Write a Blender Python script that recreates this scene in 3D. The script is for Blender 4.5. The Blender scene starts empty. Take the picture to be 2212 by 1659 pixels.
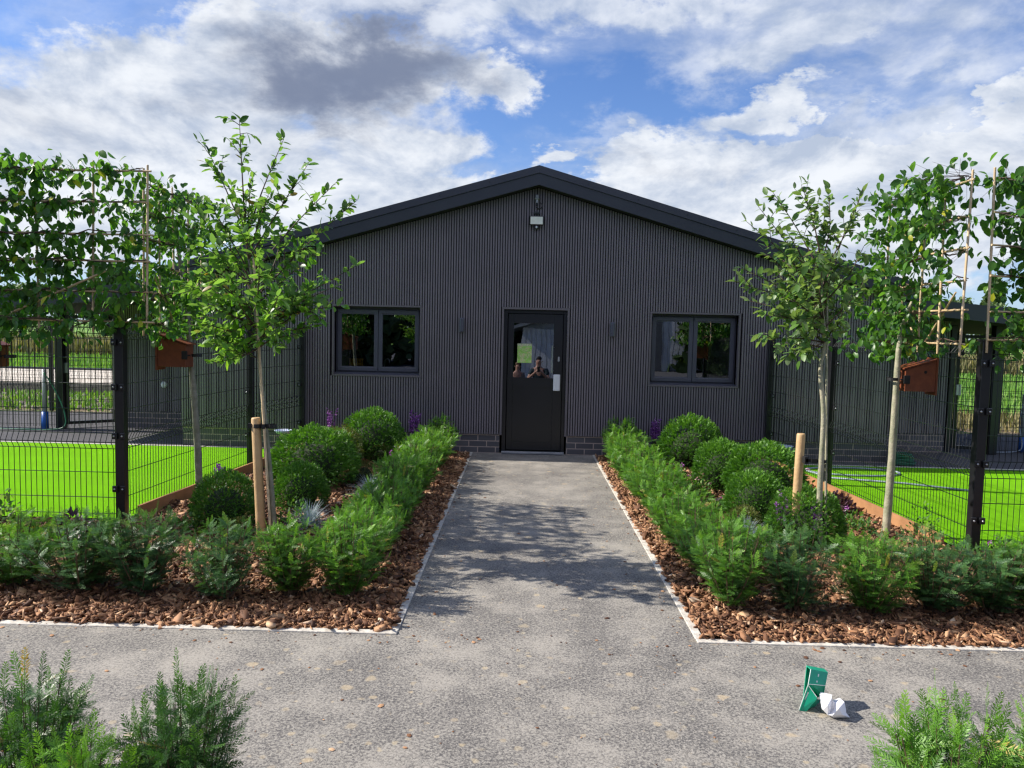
import bpy, math, random
import numpy as np
from math import pi, sin, cos, radians, sqrt, atan2
from mathutils import Vector, Matrix
S = bpy.context.scene
C = S.collection
# ------------------------------------------------------------------ camera
HC, FPX = 1.8, 1660.0          # eye height, focal length for a picture 2212 px wide
YAW, PITCH, ROLL = radians(.72), radians(3.95), 0.0225
CR = Matrix.Rotation(YAW, 3, 'Z') @ Matrix.Rotation(pi/2-PITCH, 3, 'X') @ Matrix.Rotation(ROLL, 3, 'Z')
cam = bpy.data.objects.new('camera', bpy.data.cameras.new('camera'))
C.objects.link(cam)
cam.matrix_world = Matrix.Translation((0, 0, HC)) @ CR.to_4x4()
cam.data.sensor_width = 36; cam.data.lens = 36*FPX/2212
cam.data.clip_start = .05; cam.data.clip_end = 3000
S.camera = cam
def ray(x, y): return CR @ Vector(((x-1106)/FPX, (829.5-y)/FPX, -1))
def G(x, y, z=0.):                      # where a sight line meets the height z
    d = ray(x, y); t = (z-HC)/d.z; return Vector((d.x*t, d.y*t, z))
def D(x, y, Y):                         # where a sight line meets the depth Y
    d = ray(x, y); t = Y/d.y; return Vector((d.x*t, Y, HC+d.z*t))
# ------------------------------------------------------------------ light
SUN_EL, SHAD = radians(38), (1.0, -.11)     # direction in which shadows fall
sun_dir = Vector((-SHAD[0], -SHAD[1], 0)).normalized()*cos(SUN_EL) + Vector((0, 0, sin(SUN_EL)))
sl = bpy.data.lights.new('sun', 'SUN'); sl.energy = 5.0; sl.angle = radians(.55); sl.color = (1, .93, .84)
so = bpy.data.objects.new('sun', sl); C.objects.link(so)
so.rotation_euler = sun_dir.to_track_quat('Z', 'Y').to_euler()
S.view_settings.view_transform = 'Standard'; S.view_settings.look = 'None'
S.view_settings.exposure = 0.6; S.view_settings.gamma = 1
S.cycles.filter_width = 1.35
W = bpy.data.worlds.new('World'); S.world = W; W.use_nodes = True
class NT:
    def __init__(s, nt): s.t = nt; s.n = nt.nodes; s.l = nt.links
    def new(s, typ, **kw):
        n = s.n.new(typ)
        for k, v in kw.items(): setattr(n, k, v)
        return n
    def put(s, sock, v):
        if isinstance(v, bpy.types.NodeSocket): s.l.new(v, sock)
        elif isinstance(v, (tuple, list)) and len(v) == 3 and sock.type == 'RGBA': sock.default_value = (*v, 1)
        else: sock.default_value = v
    def m(s, op, a, b=0., c=0., clamp=False):
        n = s.new('ShaderNodeMath', operation=op, use_clamp=clamp)
        s.put(n.inputs[0], a); s.put(n.inputs[1], b)
        if op in ('MULTIPLY_ADD', 'SMOOTH_MIN', 'SMOOTH_MAX'): s.put(n.inputs[2], c)
        return n.outputs[0]
    def mix(s, f, a, b):
        n = s.new('ShaderNodeMix', data_type='RGBA')
        s.put(n.inputs[0], f); s.put(n.inputs[6], a); s.put(n.inputs[7], b)
        return n.outputs[2]
    def noise(s, vec, scale, detail=2., rough=.5, dist=0.):
        n = s.new('ShaderNodeTexNoise')
        if vec is not None: s.l.new(vec, n.inputs['Vector'])
        n.inputs['Scale'].default_value = scale; n.inputs['Detail'].default_value = detail
        n.inputs['Roughness'].default_value = rough; n.inputs['Distortion'].default_value = dist
        return n.outputs[0]
    def ss(s, v, a, b):
        n = s.new('ShaderNodeMapRange', interpolation_type='SMOOTHSTEP')
        s.put(n.inputs[0], v); n.inputs[1].default_value = a; n.inputs[2].default_value = b
        return n.outputs[0]
def build_sky():
    w = NT(W.node_tree); w.n.clear()
    sky = w.new('ShaderNodeTexSky', sky_type='NISHITA', sun_disc=False)
    sky.sun_elevation = SUN_EL; sky.sun_rotation = atan2(sun_dir.x, sun_dir.y)
    sky.air_density = 1.0; sky.dust_density = .4; sky.ozone_density = 2.2
    tc = w.new('ShaderNodeTexCoord').outputs['Generated']
    sep = w.new('ShaderNodeSeparateXYZ'); w.l.new(tc, sep.inputs[0]); x, y, z = sep.outputs
    az = w.m('ARCTAN2', x, y); el = w.m('ARCSINE', z)
    comb = w.new('ShaderNodeCombineXYZ'); w.put(comb.inputs[0], az); w.put(comb.inputs[1], w.m('MULTIPLY', el, 1.75)); v = comb.outputs[0]
    n1 = w.noise(v, 6.5, 10, .60, .25); n2 = w.noise(v, 2.1, 5, .5); n3 = w.noise(v, 13, 8, .62, .2)
    wx = w.m('MULTIPLY', w.m('SUBTRACT', w.noise(v, 5.5, 7, .62), .5), .34)
    wy = w.m('MULTIPLY', w.m('SUBTRACT', w.noise(v, 6.5, 7, .62, .1), .5), .20)
    azw = w.m('ADD', az, wx); elw = w.m('ADD', el, wy)
    def blob(px, py, rx, ry, wgt):
        d = ray(px, py).normalized(); a = atan2(d.x, d.y); e = math.asin(d.z)
        sa, se = rx/FPX, ry/FPX
        u = w.m('DIVIDE', w.m('SUBTRACT', azw, a), sa); q = w.m('DIVIDE', w.m('SUBTRACT', elw, e), se)
        r2 = w.m('ADD', w.m('MULTIPLY', u, u), w.m('MULTIPLY', q, q))
        return w.m('MULTIPLY', w.m('EXPONENT', w.m('MULTIPLY', r2, -.8)), wgt)
    def total(lst):
        o = None
        for b in lst:
            o = blob(*b) if o is None else w.m('ADD', o, blob(*b))
        return o
    cov = total([(290, 175, 260, 80, .9), (90, 290, 170, 60, .7), (760, 150, 260, 95, 1.1), (560, 60, 130, 60, .6), (450, 330, 260, 55, .75), (1070, 170, 75, 42, .95),
                 (910, 325, 110, 36, .9), (820, 420, 130, 36, .7), (1430, 318, 130, 38, 1.1), (1350, 375, 70, 26, .8), (1700, 228, 130, 34, .95),
                 (1640, 340, 120, 26, .5), (1850, 335, 150, 34, .6), (2215, 205, 50, 75, 1.25), (2060, 318, 85, 42, .95), (1480, 500, 420, 85, 1.15), (1270, 430, 90, 24, .6),
                 (1185, 332, 45, 20, .8), (1140, 415, 60, 22, .7), (1930, 480, 360, 90, .95), (300, 490, 600, 100, .95), (820, 470, 200, 50, .8)])
    thin = total([(1500, 5, 520, 36, .95), (1750, 75, 210, 38, .7), (800, 20, 420, 50, .8), (2010, 150, 190, 34, .75), (2140, 20, 120, 45, .6), (1735, 112, 32, 26, .7), (1300, 290, 130, 32, .55), (1950, 275, 260, 45, .8), (1500, 130, 340, 40, .42), (600, 380, 420, 50, .6), (1650, 410, 480, 80, .6), (200, 60, 200, 60, .5), (150, 400, 300, 80, .7)])
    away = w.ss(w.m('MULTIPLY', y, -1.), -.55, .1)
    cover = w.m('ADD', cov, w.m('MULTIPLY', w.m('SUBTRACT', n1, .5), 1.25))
    cover = w.m('ADD', cover, w.m('MULTIPLY', w.m('MULTIPLY', away, w.ss(z, -.1, .3)), .42))  # extra cloud cover added out of view, for a whiter fill
    alpha = w.ss(cover, .30, .78)
    athin = w.m('MULTIPLY', w.ss(w.m('ADD', thin, w.m('MULTIPLY', w.m('SUBTRACT', w.noise(v, 4.2, 8, .6, .6), .5), 1.1)), .1, 1.05), .86)
    alpha = w.m('MAXIMUM', alpha, athin)
    hz = w.m('MULTIPLY', w.m('POWER', w.m('SUBTRACT', 1., w.m('ABSOLUTE', z), clamp=True), 9.), .55)
    dark = total([(760, 150, 215, 85, 1.15), (880, 120, 120, 60, .5), (640, 180, 110, 70, .45), (335, 225, 75, 28, .45), (1500, 375, 120, 18, .3), (130, 300, 130, 40, .3), (1700, 290, 200, 24, .25), (620, 240, 130, 40, .35), (60, 250, 120, 40, .25), (2060, 335, 90, 22, .35), (2210, 250, 60, 25, .25), (560, 330, 160, 25, .25), (1420, 345, 130, 14, .35)])
    dk = w.m('MULTIPLY', w.ss(w.m('ADD', dark, w.m('ADD', w.m('MULTIPLY', w.m('SUBTRACT', n3, .5), .7), w.m('MULTIPLY', w.m('SUBTRACT', n1, .5), -.8))), -.02, 1.45), .97, clamp=True)
    sh = w.new('ShaderNodeVectorMath', operation='ADD'); w.l.new(v, sh.inputs[0]); sh.inputs[1].default_value = (-.012, .030, 0)
    grad = w.m('SUBTRACT', n1, w.noise(sh.outputs[0], 6.5, 10, .60, .25))         # billows: bright where the cloud thins towards the light
    tex = w.m('ADD', w.ss(grad, -.17, .14), w.m('MULTIPLY', w.m('SUBTRACT', w.noise(v, 3.1, 5, .5), .5), 1.0), clamp=True)
    white = w.mix(tex, (.33, .385, .485), (.60, .625, .665))
    cl = w.mix(dk, white, (.135, .165, .245))
    rear = w.ss(w.m('MULTIPLY', y, -1.), -.45, .25)      # brighter cloud added in the unseen sky behind the camera, as fill light
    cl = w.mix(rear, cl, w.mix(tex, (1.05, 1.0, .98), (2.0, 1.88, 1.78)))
    blue = w.new('ShaderNodeMix', data_type='RGBA', blend_type='MULTIPLY'); blue.inputs[0].default_value = 1
    w.l.new(sky.outputs[0], blue.inputs[6]); blue.inputs[7].default_value = (*SKY_TINT, 1)
    hzm = w.mix(hz, blue.outputs[2], (.42/BG, .50/BG, .61/BG))
    clb = w.new('ShaderNodeMix', data_type='RGBA', blend_type='MULTIPLY'); clb.inputs[0].default_value = 1
    w.l.new(cl, clb.inputs[6]); clb.inputs[7].default_value = (1/BG, 1/BG, 1/BG, 1)
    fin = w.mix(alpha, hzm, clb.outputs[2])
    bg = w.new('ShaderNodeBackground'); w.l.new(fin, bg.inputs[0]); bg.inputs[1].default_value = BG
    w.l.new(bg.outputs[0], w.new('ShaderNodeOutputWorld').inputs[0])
BG = .11; SKY_TINT = (.50, .66, .95)
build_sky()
W.cycles.sampling_method = 'MANUAL'; W.cycles.sample_map_resolution = 512

# ------------------------------------------------------------------ helpers
def tag(o, label=None, cat=None, group=None, kind=None):
    if label: o['label'] = label
    if cat: o['category'] = cat
    if group: o['group'] = group
    if kind: o['kind'] = kind
    return o
def empty(name, loc, label, cat, group=None, rz=0.):
    o = bpy.data.objects.new(name, None); C.objects.link(o); o.location = loc; o.rotation_euler.z = rz
    o.empty_display_size = .1
    return tag(o, label, cat, group)
def np_mesh(name, V, F, mats, parent=None, rnd=None, smooth=False, mi=None):
    """V (n,3); F list of int arrays (m,k)"""
    V = np.asarray(V, np.float32)
    if not isinstance(F, (list, tuple)): F = [F]
    F = [np.asarray(f, np.int32) for f in F if len(f)]
    me = bpy.data.meshes.new(name)
    me.vertices.add(len(V)); me.vertices.foreach_set('co', V.ravel())
    loops = np.concatenate([f.ravel() for f in F]); sizes = np.concatenate([np.full(len(f), f.shape[1], np.int32) for f in F])
    me.loops.add(len(loops)); me.loops.foreach_set('vertex_index', loops)
    me.polygons.add(len(sizes)); me.polygons.foreach_set('loop_start', np.concatenate([[0], np.cumsum(sizes)[:-1]]).astype(np.int32))
    me.polygons.foreach_set('loop_total', sizes)
    if smooth: me.polygons.foreach_set('use_smooth', np.ones(len(sizes), bool))
    if mi is not None: me.polygons.foreach_set('material_index', np.asarray(mi, np.int32))
    for m in (mats if isinstance(mats, (list, tuple)) else [mats]): me.materials.append(m)
    if rnd is not None:
        a = me.attributes.new('rnd', 'FLOAT', 'POINT'); a.data.foreach_set('value', np.asarray(rnd, np.float32))
    me.update(calc_edges=True); me.validate()
    o = bpy.data.objects.new(name, me); C.objects.link(o)
    if parent: o.parent = parent
    return o
class MB:
    """collects plain shapes and links them as ONE mesh"""
    def __init__(s): s.v = []; s.f = []; s.mi = []; s.cur = 0; s.r = []
    def quadbox(s, P):       # 8 corners: 4 bottom, 4 top
        b = len(s.v); s.v += [tuple(p) for p in P]
        for f in ((0, 3, 2, 1), (4, 5, 6, 7), (0, 1, 5, 4), (1, 2, 6, 5), (2, 3, 7, 6), (3, 0, 4, 7)):
            s.f.append(tuple(b+i for i in f)); s.mi.append(s.cur)
        return s
    def box(s, x0, x1, y0, y1, z0, z1, bev=0.):
        if bev <= 0:
            return s.quadbox([(x0, y0, z0), (x1, y0, z0), (x1, y1, z0), (x0, y1, z0), (x0, y0, z1), (x1, y0, z1), (x1, y1, z1), (x0, y1, z1)])
        b = bev    # chamfered in plan and at the top
        def ring(i, z): return [(x0+i+b, y0+i, z), (x1-i-b, y0+i, z), (x1-i, y0+i+b, z), (x1-i, y1-i-b, z), (x1-i-b, y1-i, z), (x0+i+b, y1-i, z), (x0+i, y1-i-b, z), (x0+i, y0+i+b, z)]
        return s.loft([ring(b*.6, z0), ring(0, z0+b), ring(0, z1-b), ring(b*.6, z1)])
    def loft(s, rings, cap=True):
        b = len(s.v); n = len(rings[0])
        for r in rings: s.v += [tuple(p) for p in r]
        for i in range(len(rings)-1):
            for j in range(n):
                k = (j+1) % n
                s.f.append((b+i*n+j, b+i*n+k, b+(i+1)*n+k, b+(i+1)*n+j)); s.mi.append(s.cur)
        if cap:
            s.f.append(tuple(b+j for j in reversed(range(n)))); s.mi.append(s.cur)
            e = b+(len(rings)-1)*n; s.f.append(tuple(e+j for j in range(n))); s.mi.append(s.cur)
        return s
    def tube(s, pts, rad, n=8, cap=True):
        pts = [Vector(p) for p in pts]; rings = []
        if not isinstance(rad, (list, tuple)): rad = [rad]*len(pts)
        ref = None
        for i, p in enumerate(pts):
            t = (pts[min(i+1, len(pts)-1)]-pts[max(i-1, 0)]).normalized()
            if ref is None: ref = t.orthogonal().normalized()
            ref = (ref - t*ref.dot(t)).normalized(); bt = t.cross(ref)
            rings.append([p+(ref*cos(2*pi*k/n)+bt*sin(2*pi*k/n))*rad[i] for k in range(n)])
        return s.loft(rings, cap)
    def cyl(s, x, y, z0, z1, r, n=16, r1=None):
        r1 = r if r1 is None else r1
        return s.loft([[(x+r*cos(2*pi*k/n), y+r*sin(2*pi*k/n), z0) for k in range(n)], [(x+r1*cos(2*pi*k/n), y+r1*sin(2*pi*k/n), z1) for k in range(n)]])
    def lathe(s, prof, n=16, c=(0, 0, 0)):
        return s.loft([[(c[0]+r*cos(2*pi*k/n), c[1]+r*sin(2*pi*k/n), c[2]+z) for k in range(n)] for r, z in prof])
    def torus(s, c, R, r, n=32, m=8, ax='z', a0=0, a1=2*pi):
        pts = []
        for k in range(n+1):
            a = a0+(a1-a0)*k/n
            pts.append(Vector(c)+({'z': Vector((cos(a), sin(a), 0)), 'y': Vector((cos(a), 0, sin(a)))}[ax])*R)
        return s.tube(pts, r, m)
    def poly(s, pts):
        b = len(s.v); s.v += [tuple(p) for p in pts]; s.f.append(tuple(range(b, b+len(pts)))); s.mi.append(s.cur); return s
    def prism(s, pts, d):      # polygon (list of 3d) extruded by the vector d
        d = Vector(d); return s.loft([[Vector(p) for p in pts], [Vector(p)+d for p in pts]])
    def build(s, name, mats, parent=None, smooth=False, bevel=0.):
        me = bpy.data.meshes.new(name); me.from_pydata(s.v, [], s.f)
        for m in (mats if isinstance(mats, (list, tuple)) else [mats]): me.materials.append(m)
        me.polygons.foreach_set('material_index', s.mi)
        if smooth: me.polygons.foreach_set('use_smooth', [len(f) <= 4 for f in s.f])
        me.update()
        o = bpy.data.objects.new(name, me); C.objects.link(o)
        if parent: o.parent = parent
        if bevel:
            b = o.modifiers.new('bevel', 'BEVEL'); b.width = bevel; b.segments = 2; b.limit_method = 'ANGLE'
        return o
def copy_tree(o, parent=None):
    c = o.copy(); C.objects.link(c)
    if parent: c.parent = parent
    for ch in list(o.children): copy_tree(ch, c)
    return c
# ---- materials
def mat(name, col, rough=.6, col2=None, nscale=8., bump=0., bscale=60., metal=0., spec=.5, detail=4, coat=0.):
    m = bpy.data.materials.new(name); m.use_nodes = True; t = NT(m.node_tree)
    p = t.n['Principled BSDF']; p.inputs['Roughness'].default_value = rough; p.inputs['Metallic'].default_value = metal
    p.inputs['Specular IOR Level'].default_value = spec; p.inputs['Coat Weight'].default_value = coat
    tc = t.new('ShaderNodeTexCoord').outputs['Object']
    if col2 is None: col2 = tuple(c*.78 for c in col)
    f = t.ss(t.noise(tc, nscale, detail, .6), .32, .68)
    t.put(p.inputs['Base Color'], t.mix(f, col, col2))
    if bump:
        b = t.new('ShaderNodeBump'); b.inputs['Strength'].default_value = bump; b.inputs['Distance'].default_value = .01
        t.l.new(t.noise(tc, bscale, 4, .6), b.inputs['Height']); t.l.new(b.outputs[0], p.inputs['Normal'])
    return m
def leafmat(name, cols, trans=.35, rough=.45, tcol=None, back=None):
    """cols: list of (pos, rgb) along the per-leaf random value"""
    m = bpy.data.materials.new(name); m.use_nodes = True; t = NT(m.node_tree); p = t.n['Principled BSDF']
    at = t.new('ShaderNodeAttribute', attribute_name='rnd')
    r = t.new('ShaderNodeValToRGB'); t.l.new(at.outputs['Fac'], r.inputs[0]); e = r.color_ramp.elements
    while len(e) < len(cols): e.new(.5)
    for k, (pos, c) in enumerate(cols): e[k].position = pos; e[k].color = (*c, 1)
    col = r.outputs[0]
    if back:
        g = t.new('ShaderNodeNewGeometry'); col = t.mix(t.m('MULTIPLY', g.outputs['Backfacing'], back[1]), col, back[0])
    t.put(p.inputs['Base Color'], col); p.inputs['Roughness'].default_value = rough; p.inputs['Specular IOR Level'].default_value = .4
    if trans:
        tr = t.new('ShaderNodeBsdfTranslucent'); mx = t.new('ShaderNodeMixShader'); mx.inputs[0].default_value = trans
        hs = t.new('ShaderNodeMix', data_type='RGBA', blend_type='MULTIPLY'); hs.inputs[0].default_value = 1
        t.l.new(col, hs.inputs[6]); hs.inputs[7].default_value = (*(tcol or (1.5, 1.7, .5)), 1)
        t.l.new(hs.outputs[2], tr.inputs[0]); t.l.new(p.outputs[0], mx.inputs[1]); t.l.new(tr.outputs[0], mx.inputs[2])
        t.l.new(mx.outputs[0], t.n['Material Output'].inputs[0])
    return m
M = {}
M['slat'] = mat('charcoal_composite', (.182, .160, .180), .6, (.160, .142, .158), 3, .08, 60)
M['slat_back'] = mat('black_membrane', (.006, .006, .008), .8)
M['fascia'] = mat('anthracite_steel', (.026, .029, .04), .42, (.021, .024, .034), 2, .03, 20)
M['verge'] = mat('anthracite_verge', (.034, .035, .05), .4, (.028, .03, .043), 2)
M['frame'] = mat('slate_grey_upvc', (.075, .077, .105), .38, (.068, .07, .095), 3)
M['trim'] = mat('charcoal_trim', (.14, .122, .135), .5, (.12, .106, .116), 5)
M['door'] = mat('black_door_paint', (.0085, .009, .012), .33, (.0105, .011, .0145), 3, .02, 40)
M['black'] = mat('black_powder_coat', (.008, .0085, .010), .35, (.012, .012, .014), 6, .05, 80)
M['wire'] = mat('black_green_wire', (.009, .012, .011), .4)
M['soffit'] = mat('black_soffit', (.008, .008, .009), .8)
M['steel'] = mat('bright_steel', (.62, .63, .66), .28, metal=.9)
M['alu'] = mat('aluminium_sill', (.42, .43, .46), .38, metal=.5)
M['white'] = mat('white_plastic', (.72, .73, .76), .4, (.66, .67, .71), 4)
M['lens'] = mat('floodlight_glass', (.82, .81, .70), .25, (.70, .70, .60), 9)
M['grey_plastic'] = mat('grey_plastic', (.30, .31, .32), .45)
M['cane'] = mat('bamboo_cane', (.62, .47, .28), .5, (.46, .33, .18), 14, .1, 30)
M['canegrey'] = mat('weathered_cane', (.33, .29, .24), .6, (.24, .21, .18), 14)
M['stake'] = mat('peeled_pine', (.60, .40, .20), .6, (.50, .32, .15), 9, .3, 25)
M['strap'] = mat('black_rubber', (.012, .012, .013), .55, bump=.2)
M['cedar'] = mat('cedar_stain', (.23, .062, .020), .55, (.17, .043, .015), 12, .25, 40)
M['timber'] = mat('edging_board', (.44, .22, .095), .65, (.32, .16, .07), 5, .4, 30)
M['bark_grey'] = mat('smooth_grey_bark', (.30, .28, .22), .75, (.17, .17, .11), 11, .6, 50)
M['bark_pale'] = mat('pale_bark', (.42, .38, .27), .75, (.24, .25, .15), 9, .6, 50)
M['twig'] = mat('twig', (.085, .045, .028), .7, (.05, .03, .02), 20)
M['yew_stem'] = mat('yew_stem', (.14, .085, .05), .75, (.08, .05, .03), 20)
M['kerb'] = mat('white_concrete', (.66, .62, .54), .7, (.44, .41, .35), 18, .5, 60)
M['blue'] = mat('blue_plastic', (.01, .10, .42), .4)
M['hose_green'] = mat('green_hose', (.02, .16, .08), .45)
M['hose_grey'] = mat('pale_hose', (.34, .40, .47), .45)
M['tub'] = mat('pale_tub', (.62, .67, .78), .3, (.30, .42, .70), 5)
M['yellow'] = mat('yellow_plastic', (.62, .33, .01), .4)
M['carton'] = mat('green_card', (.004, .34, .20), .38, (.004, .30, .175), 7)
M['paper'] = mat('white_tissue', (.86, .86, .88), .8, (.80, .80, .83), 12)
M['card_edge'] = mat('card_edge', (.75, .80, .76), .7)
M['interior'] = mat('dark_room_paint', (.05, .05, .055), .9)
def glassmat():
    m = bpy.data.materials.new('window_glass'); m.use_nodes = True; t = NT(m.node_tree); t.n.remove(t.n['Principled BSDF'])
    tr = t.new('ShaderNodeBsdfTransparent'); tr.inputs[0].default_value = (.72, .75, .78, 1)
    gl = t.new('ShaderNodeBsdfGlossy'); gl.inputs['Roughness'].default_value = .0; gl.inputs[0].default_value = (.72, .75, .82, 1)
    fr = t.new('ShaderNodeFresnel'); fr.inputs[0].default_value = 1.75
    tc = t.new('ShaderNodeTexCoord').outputs['Object']
    b = t.new('ShaderNodeBump'); b.inputs['Strength'].default_value = .05; b.inputs['Distance'].default_value = .02
    t.l.new(t.noise(tc, 2.2, 1, .4), b.inputs['Height']); t.l.new(b.outputs[0], gl.inputs['Normal'])
    mx = t.new('ShaderNodeMixShader'); t.l.new(t.m('ADD', t.m('MULTIPLY', fr.outputs[0], 2.6), .12, clamp=True), mx.inputs[0]); t.l.new(tr.outputs[0], mx.inputs[1]); t.l.new(gl.outputs[0], mx.inputs[2])
    t.l.new(mx.outputs[0], t.n['Material Output'].inputs[0]); return m
M['glass'] = glassmat()
def brickmat():
    m = bpy.data.materials.new('blue_grey_brick'); m.use_nodes = True; t = NT(m.node_tree); p = t.n['Principled BSDF']
    tc = t.new('ShaderNodeTexCoord').outputs['Object']; s = t.new('ShaderNodeSeparateXYZ'); t.l.new(tc, s.inputs[0])
    c = t.new('ShaderNodeCombineXYZ'); t.l.new(t.m('ADD', s.outputs[0], s.outputs[1]), c.inputs[0]); t.l.new(s.outputs[2], c.inputs[1])
    b = t.new('ShaderNodeTexBrick'); t.l.new(c.outputs[0], b.inputs['Vector'])
    b.inputs['Color1'].default_value = (.105, .10, .112, 1); b.inputs['Color2'].default_value = (.07, .067, .078, 1); b.inputs['Mortar'].default_value = (.42, .33, .29, 1)
    b.inputs['Scale'].default_value = 1; b.inputs['Brick Width'].default_value = .262; b.inputs['Row Height'].default_value = .088; b.inputs['Mortar Size'].default_value = .0075; b.inputs['Mortar Smooth'].default_value = .2
    n = t.ss(t.noise(tc, 40, 4, .7), .3, .75)
    t.put(p.inputs['Base Color'], t.mix(t.m('MULTIPLY', n, .35), b.outputs[0], (.10, .095, .10)))
    p.inputs['Roughness'].default_value = .7
    bp = t.new('ShaderNodeBump'); bp.inputs['Strength'].default_value = .6; bp.inputs['Distance'].default_value = .006; bp.invert = True
    t.l.new(b.outputs[1], bp.inputs['Height']); t.l.new(bp.outputs[0], p.inputs['Normal']); return m
M['brick'] = brickmat()
def pathmat():
    m = bpy.data.materials.new('worn_tarmac'); m.use_nodes = True; t = NT(m.node_tree); p = t.n['Principled BSDF']
    tc = t.new('ShaderNodeTexCoord').outputs['Object']
    fine = t.noise(tc, 82, 4, .72, .8); mid = t.noise(tc, 3.2, 5, .62); big = t.noise(tc, .9, 4, .6)
    f = t.ss(t.m('ADD', t.m('ADD', fine, t.m('MULTIPLY', t.m('SUBTRACT', mid, .5), .24)), t.m('MULTIPLY', t.m('SUBTRACT', big, .5), .2)), .37, .62)
    base = t.mix(f, (.095, .090, .086), (.345, .322, .278))
    dust = t.ss(t.m('ADD', mid, t.m('MULTIPLY', t.m('SUBTRACT', big, .5), .5)), .46, .72)
    base = t.mix(t.m('MULTIPLY', dust, .3), base, (.40, .365, .31))
    def spots(sc, thr, seed):
        mp = t.new('ShaderNodeMapping'); t.l.new(tc, mp.inputs[0]); mp.inputs['Location'].default_value = (seed, seed*.7, 0)
        dn = t.new('ShaderNodeVectorMath', operation='ADD'); nn = t.new('ShaderNodeTexNoise'); nn.inputs['Scale'].default_value = sc*1.8; t.l.new(mp.outputs[0], nn.inputs[0])
        sc_ = t.new('ShaderNodeVectorMath', operation='SCALE'); t.l.new(nn.outputs[1], sc_.inputs[0]); sc_.inputs['Scale'].default_value = .5/sc
        t.l.new(mp.outputs[0], dn.inputs[0]); t.l.new(sc_.outputs[0], dn.inputs[1])
        v = t.new('ShaderNodeTexVoronoi'); v.inputs['Scale'].default_value = sc; t.l.new(dn.outputs[0], v.inputs['Vector']); v.inputs['Randomness'].default_value = 1
        cs = t.new('ShaderNodeSeparateColor'); t.l.new(v.outputs['Color'], cs.inputs[0])
        size = t.m('MULTIPLY', t.m('SUBTRACT', cs.outputs[0], thr, clamp=True), .8)
        return t.m('MULTIPLY', t.ss(t.m('SUBTRACT', size, v.outputs['Distance']), -.06, .10), t.m('MULTIPLY', cs.outputs[1], .9)), cs.outputs[2]
    for sc, thr, sd in ((4.6, .74, 3.1), (9, .60, 9.7), (17, .55, 5.2)):
        s1, hue = spots(sc, thr, sd)
        base = t.mix(t.m('MULTIPLY', s1, .7), base, t.mix(hue, (.52, .40, .24), (.44, .42, .32)))
    t.put(p.inputs['Base Color'], base); p.inputs['Roughness'].default_value = .85; p.inputs['Specular IOR Level'].default_value = .3
    b = t.new('ShaderNodeBump'); b.inputs['Strength'].default_value = .55; b.inputs['Distance'].default_value = .006
    t.l.new(fine, b.inputs['Height']); t.l.new(b.outputs[0], p.inputs['Normal']); return m
M['path'] = pathmat()
def groundmix(name, c1, c2, c3, s1, s2, rough=.95, bump=.6, bs=60, lo=.4, hi=.6):
    m = bpy.data.materials.new(name); m.use_nodes = True; t = NT(m.node_tree); p = t.n['Principled BSDF']
    tc = t.new('ShaderNodeTexCoord').outputs['Object']
    a = t.ss(t.noise(tc, s1, 5, .65), lo, hi); b = t.ss(t.noise(tc, s2, 5, .7), .38, .64)
    t.put(p.inputs['Base Color'], t.mix(a, t.mix(b, c1, c2), t.mix(b, c3, c2)))
    p.inputs['Roughness'].default_value = rough; p.inputs['Specular IOR Level'].default_value = .2
    bb = t.new('ShaderNodeBump'); bb.inputs['Strength'].default_value = bump; bb.inputs['Distance'].default_value = .02
    t.l.new(t.noise(tc, bs, 4, .7), bb.inputs['Height']); t.l.new(bb.outputs[0], p.inputs['Normal']); return m
M['turf'] = groundmix('artificial_turf', (.185, .50, .009), (.22, .575, .014), (.155, .44, .006), .9, 130, bs=160, bump=.9)
M['turf'].node_tree.nodes['Principled BSDF'].inputs['Specular IOR Level'].default_value = .02
def wear_turf():
    t = NT(M['turf'].node_tree); p = t.n['Principled BSDF']; src = p.inputs['Base Color'].links[0].from_socket
    tc = t.new('ShaderNodeTexCoord').outputs['Object']
    mp = t.new('ShaderNodeMapping'); t.l.new(tc, mp.inputs[0]); mp.inputs['Scale'].default_value = (.25, 1.6, 1)
    band = t.ss(t.noise(mp.outputs[0], 1.4, 3, .5), .4, .62); sc = t.ss(t.noise(tc, 3.5, 6, .75), .60, .74)
    c = t.mix(t.m('MULTIPLY', band, .35), src, (.19, .44, .02)); c = t.mix(t.m('MULTIPLY', sc, .4), c, (.16, .30, .05)); t.put(p.inputs['Base Color'], c)
wear_turf()
M['paving'] = groundmix('grey_tarmac', (.085, .085, .09), (.13, .13, .135), (.07, .07, .075), .8, 60)
M['field'] = groundmix('meadow', (.10, .24, .03), (.20, .36, .06), (.16, .28, .07), .25, 3)
M['rubble'] = groundmix('stony_soil', (.23, .17, .11), (.36, .28, .20), (.09, .19, .03), 1.3, 9)
M['slab'] = groundmix('pale_sand', (.62, .55, .44), (.55, .50, .42), (.68, .62, .52), .5, 8)
M['soil'] = groundmix('dark_bed_soil', (.045, .025, .015), (.09, .045, .025), (.03, .018, .012), 3, 40)
M['block'] = groundmix('grey_block', (.30, .27, .22), (.22, .20, .17), (.34, .31, .26), 1, 8)
M['crop'] = groundmix('tall_dry_grass', (.16, .15, .06), (.30, .26, .12), (.10, .13, .04), .6, 5)
M['chip'] = leafmat('bark_chip', [(0, (.06, .028, .017)), (.3, (.16, .072, .034)), (.62, (.33, .165, .080)), (.88, (.54, .33, .18)), (1, (.70, .55, .40))], 0, .75)
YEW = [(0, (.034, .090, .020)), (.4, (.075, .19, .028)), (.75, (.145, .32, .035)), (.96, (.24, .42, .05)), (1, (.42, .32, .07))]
M['yew'] = leafmat('yew_needles', YEW, .28, .42)
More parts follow.
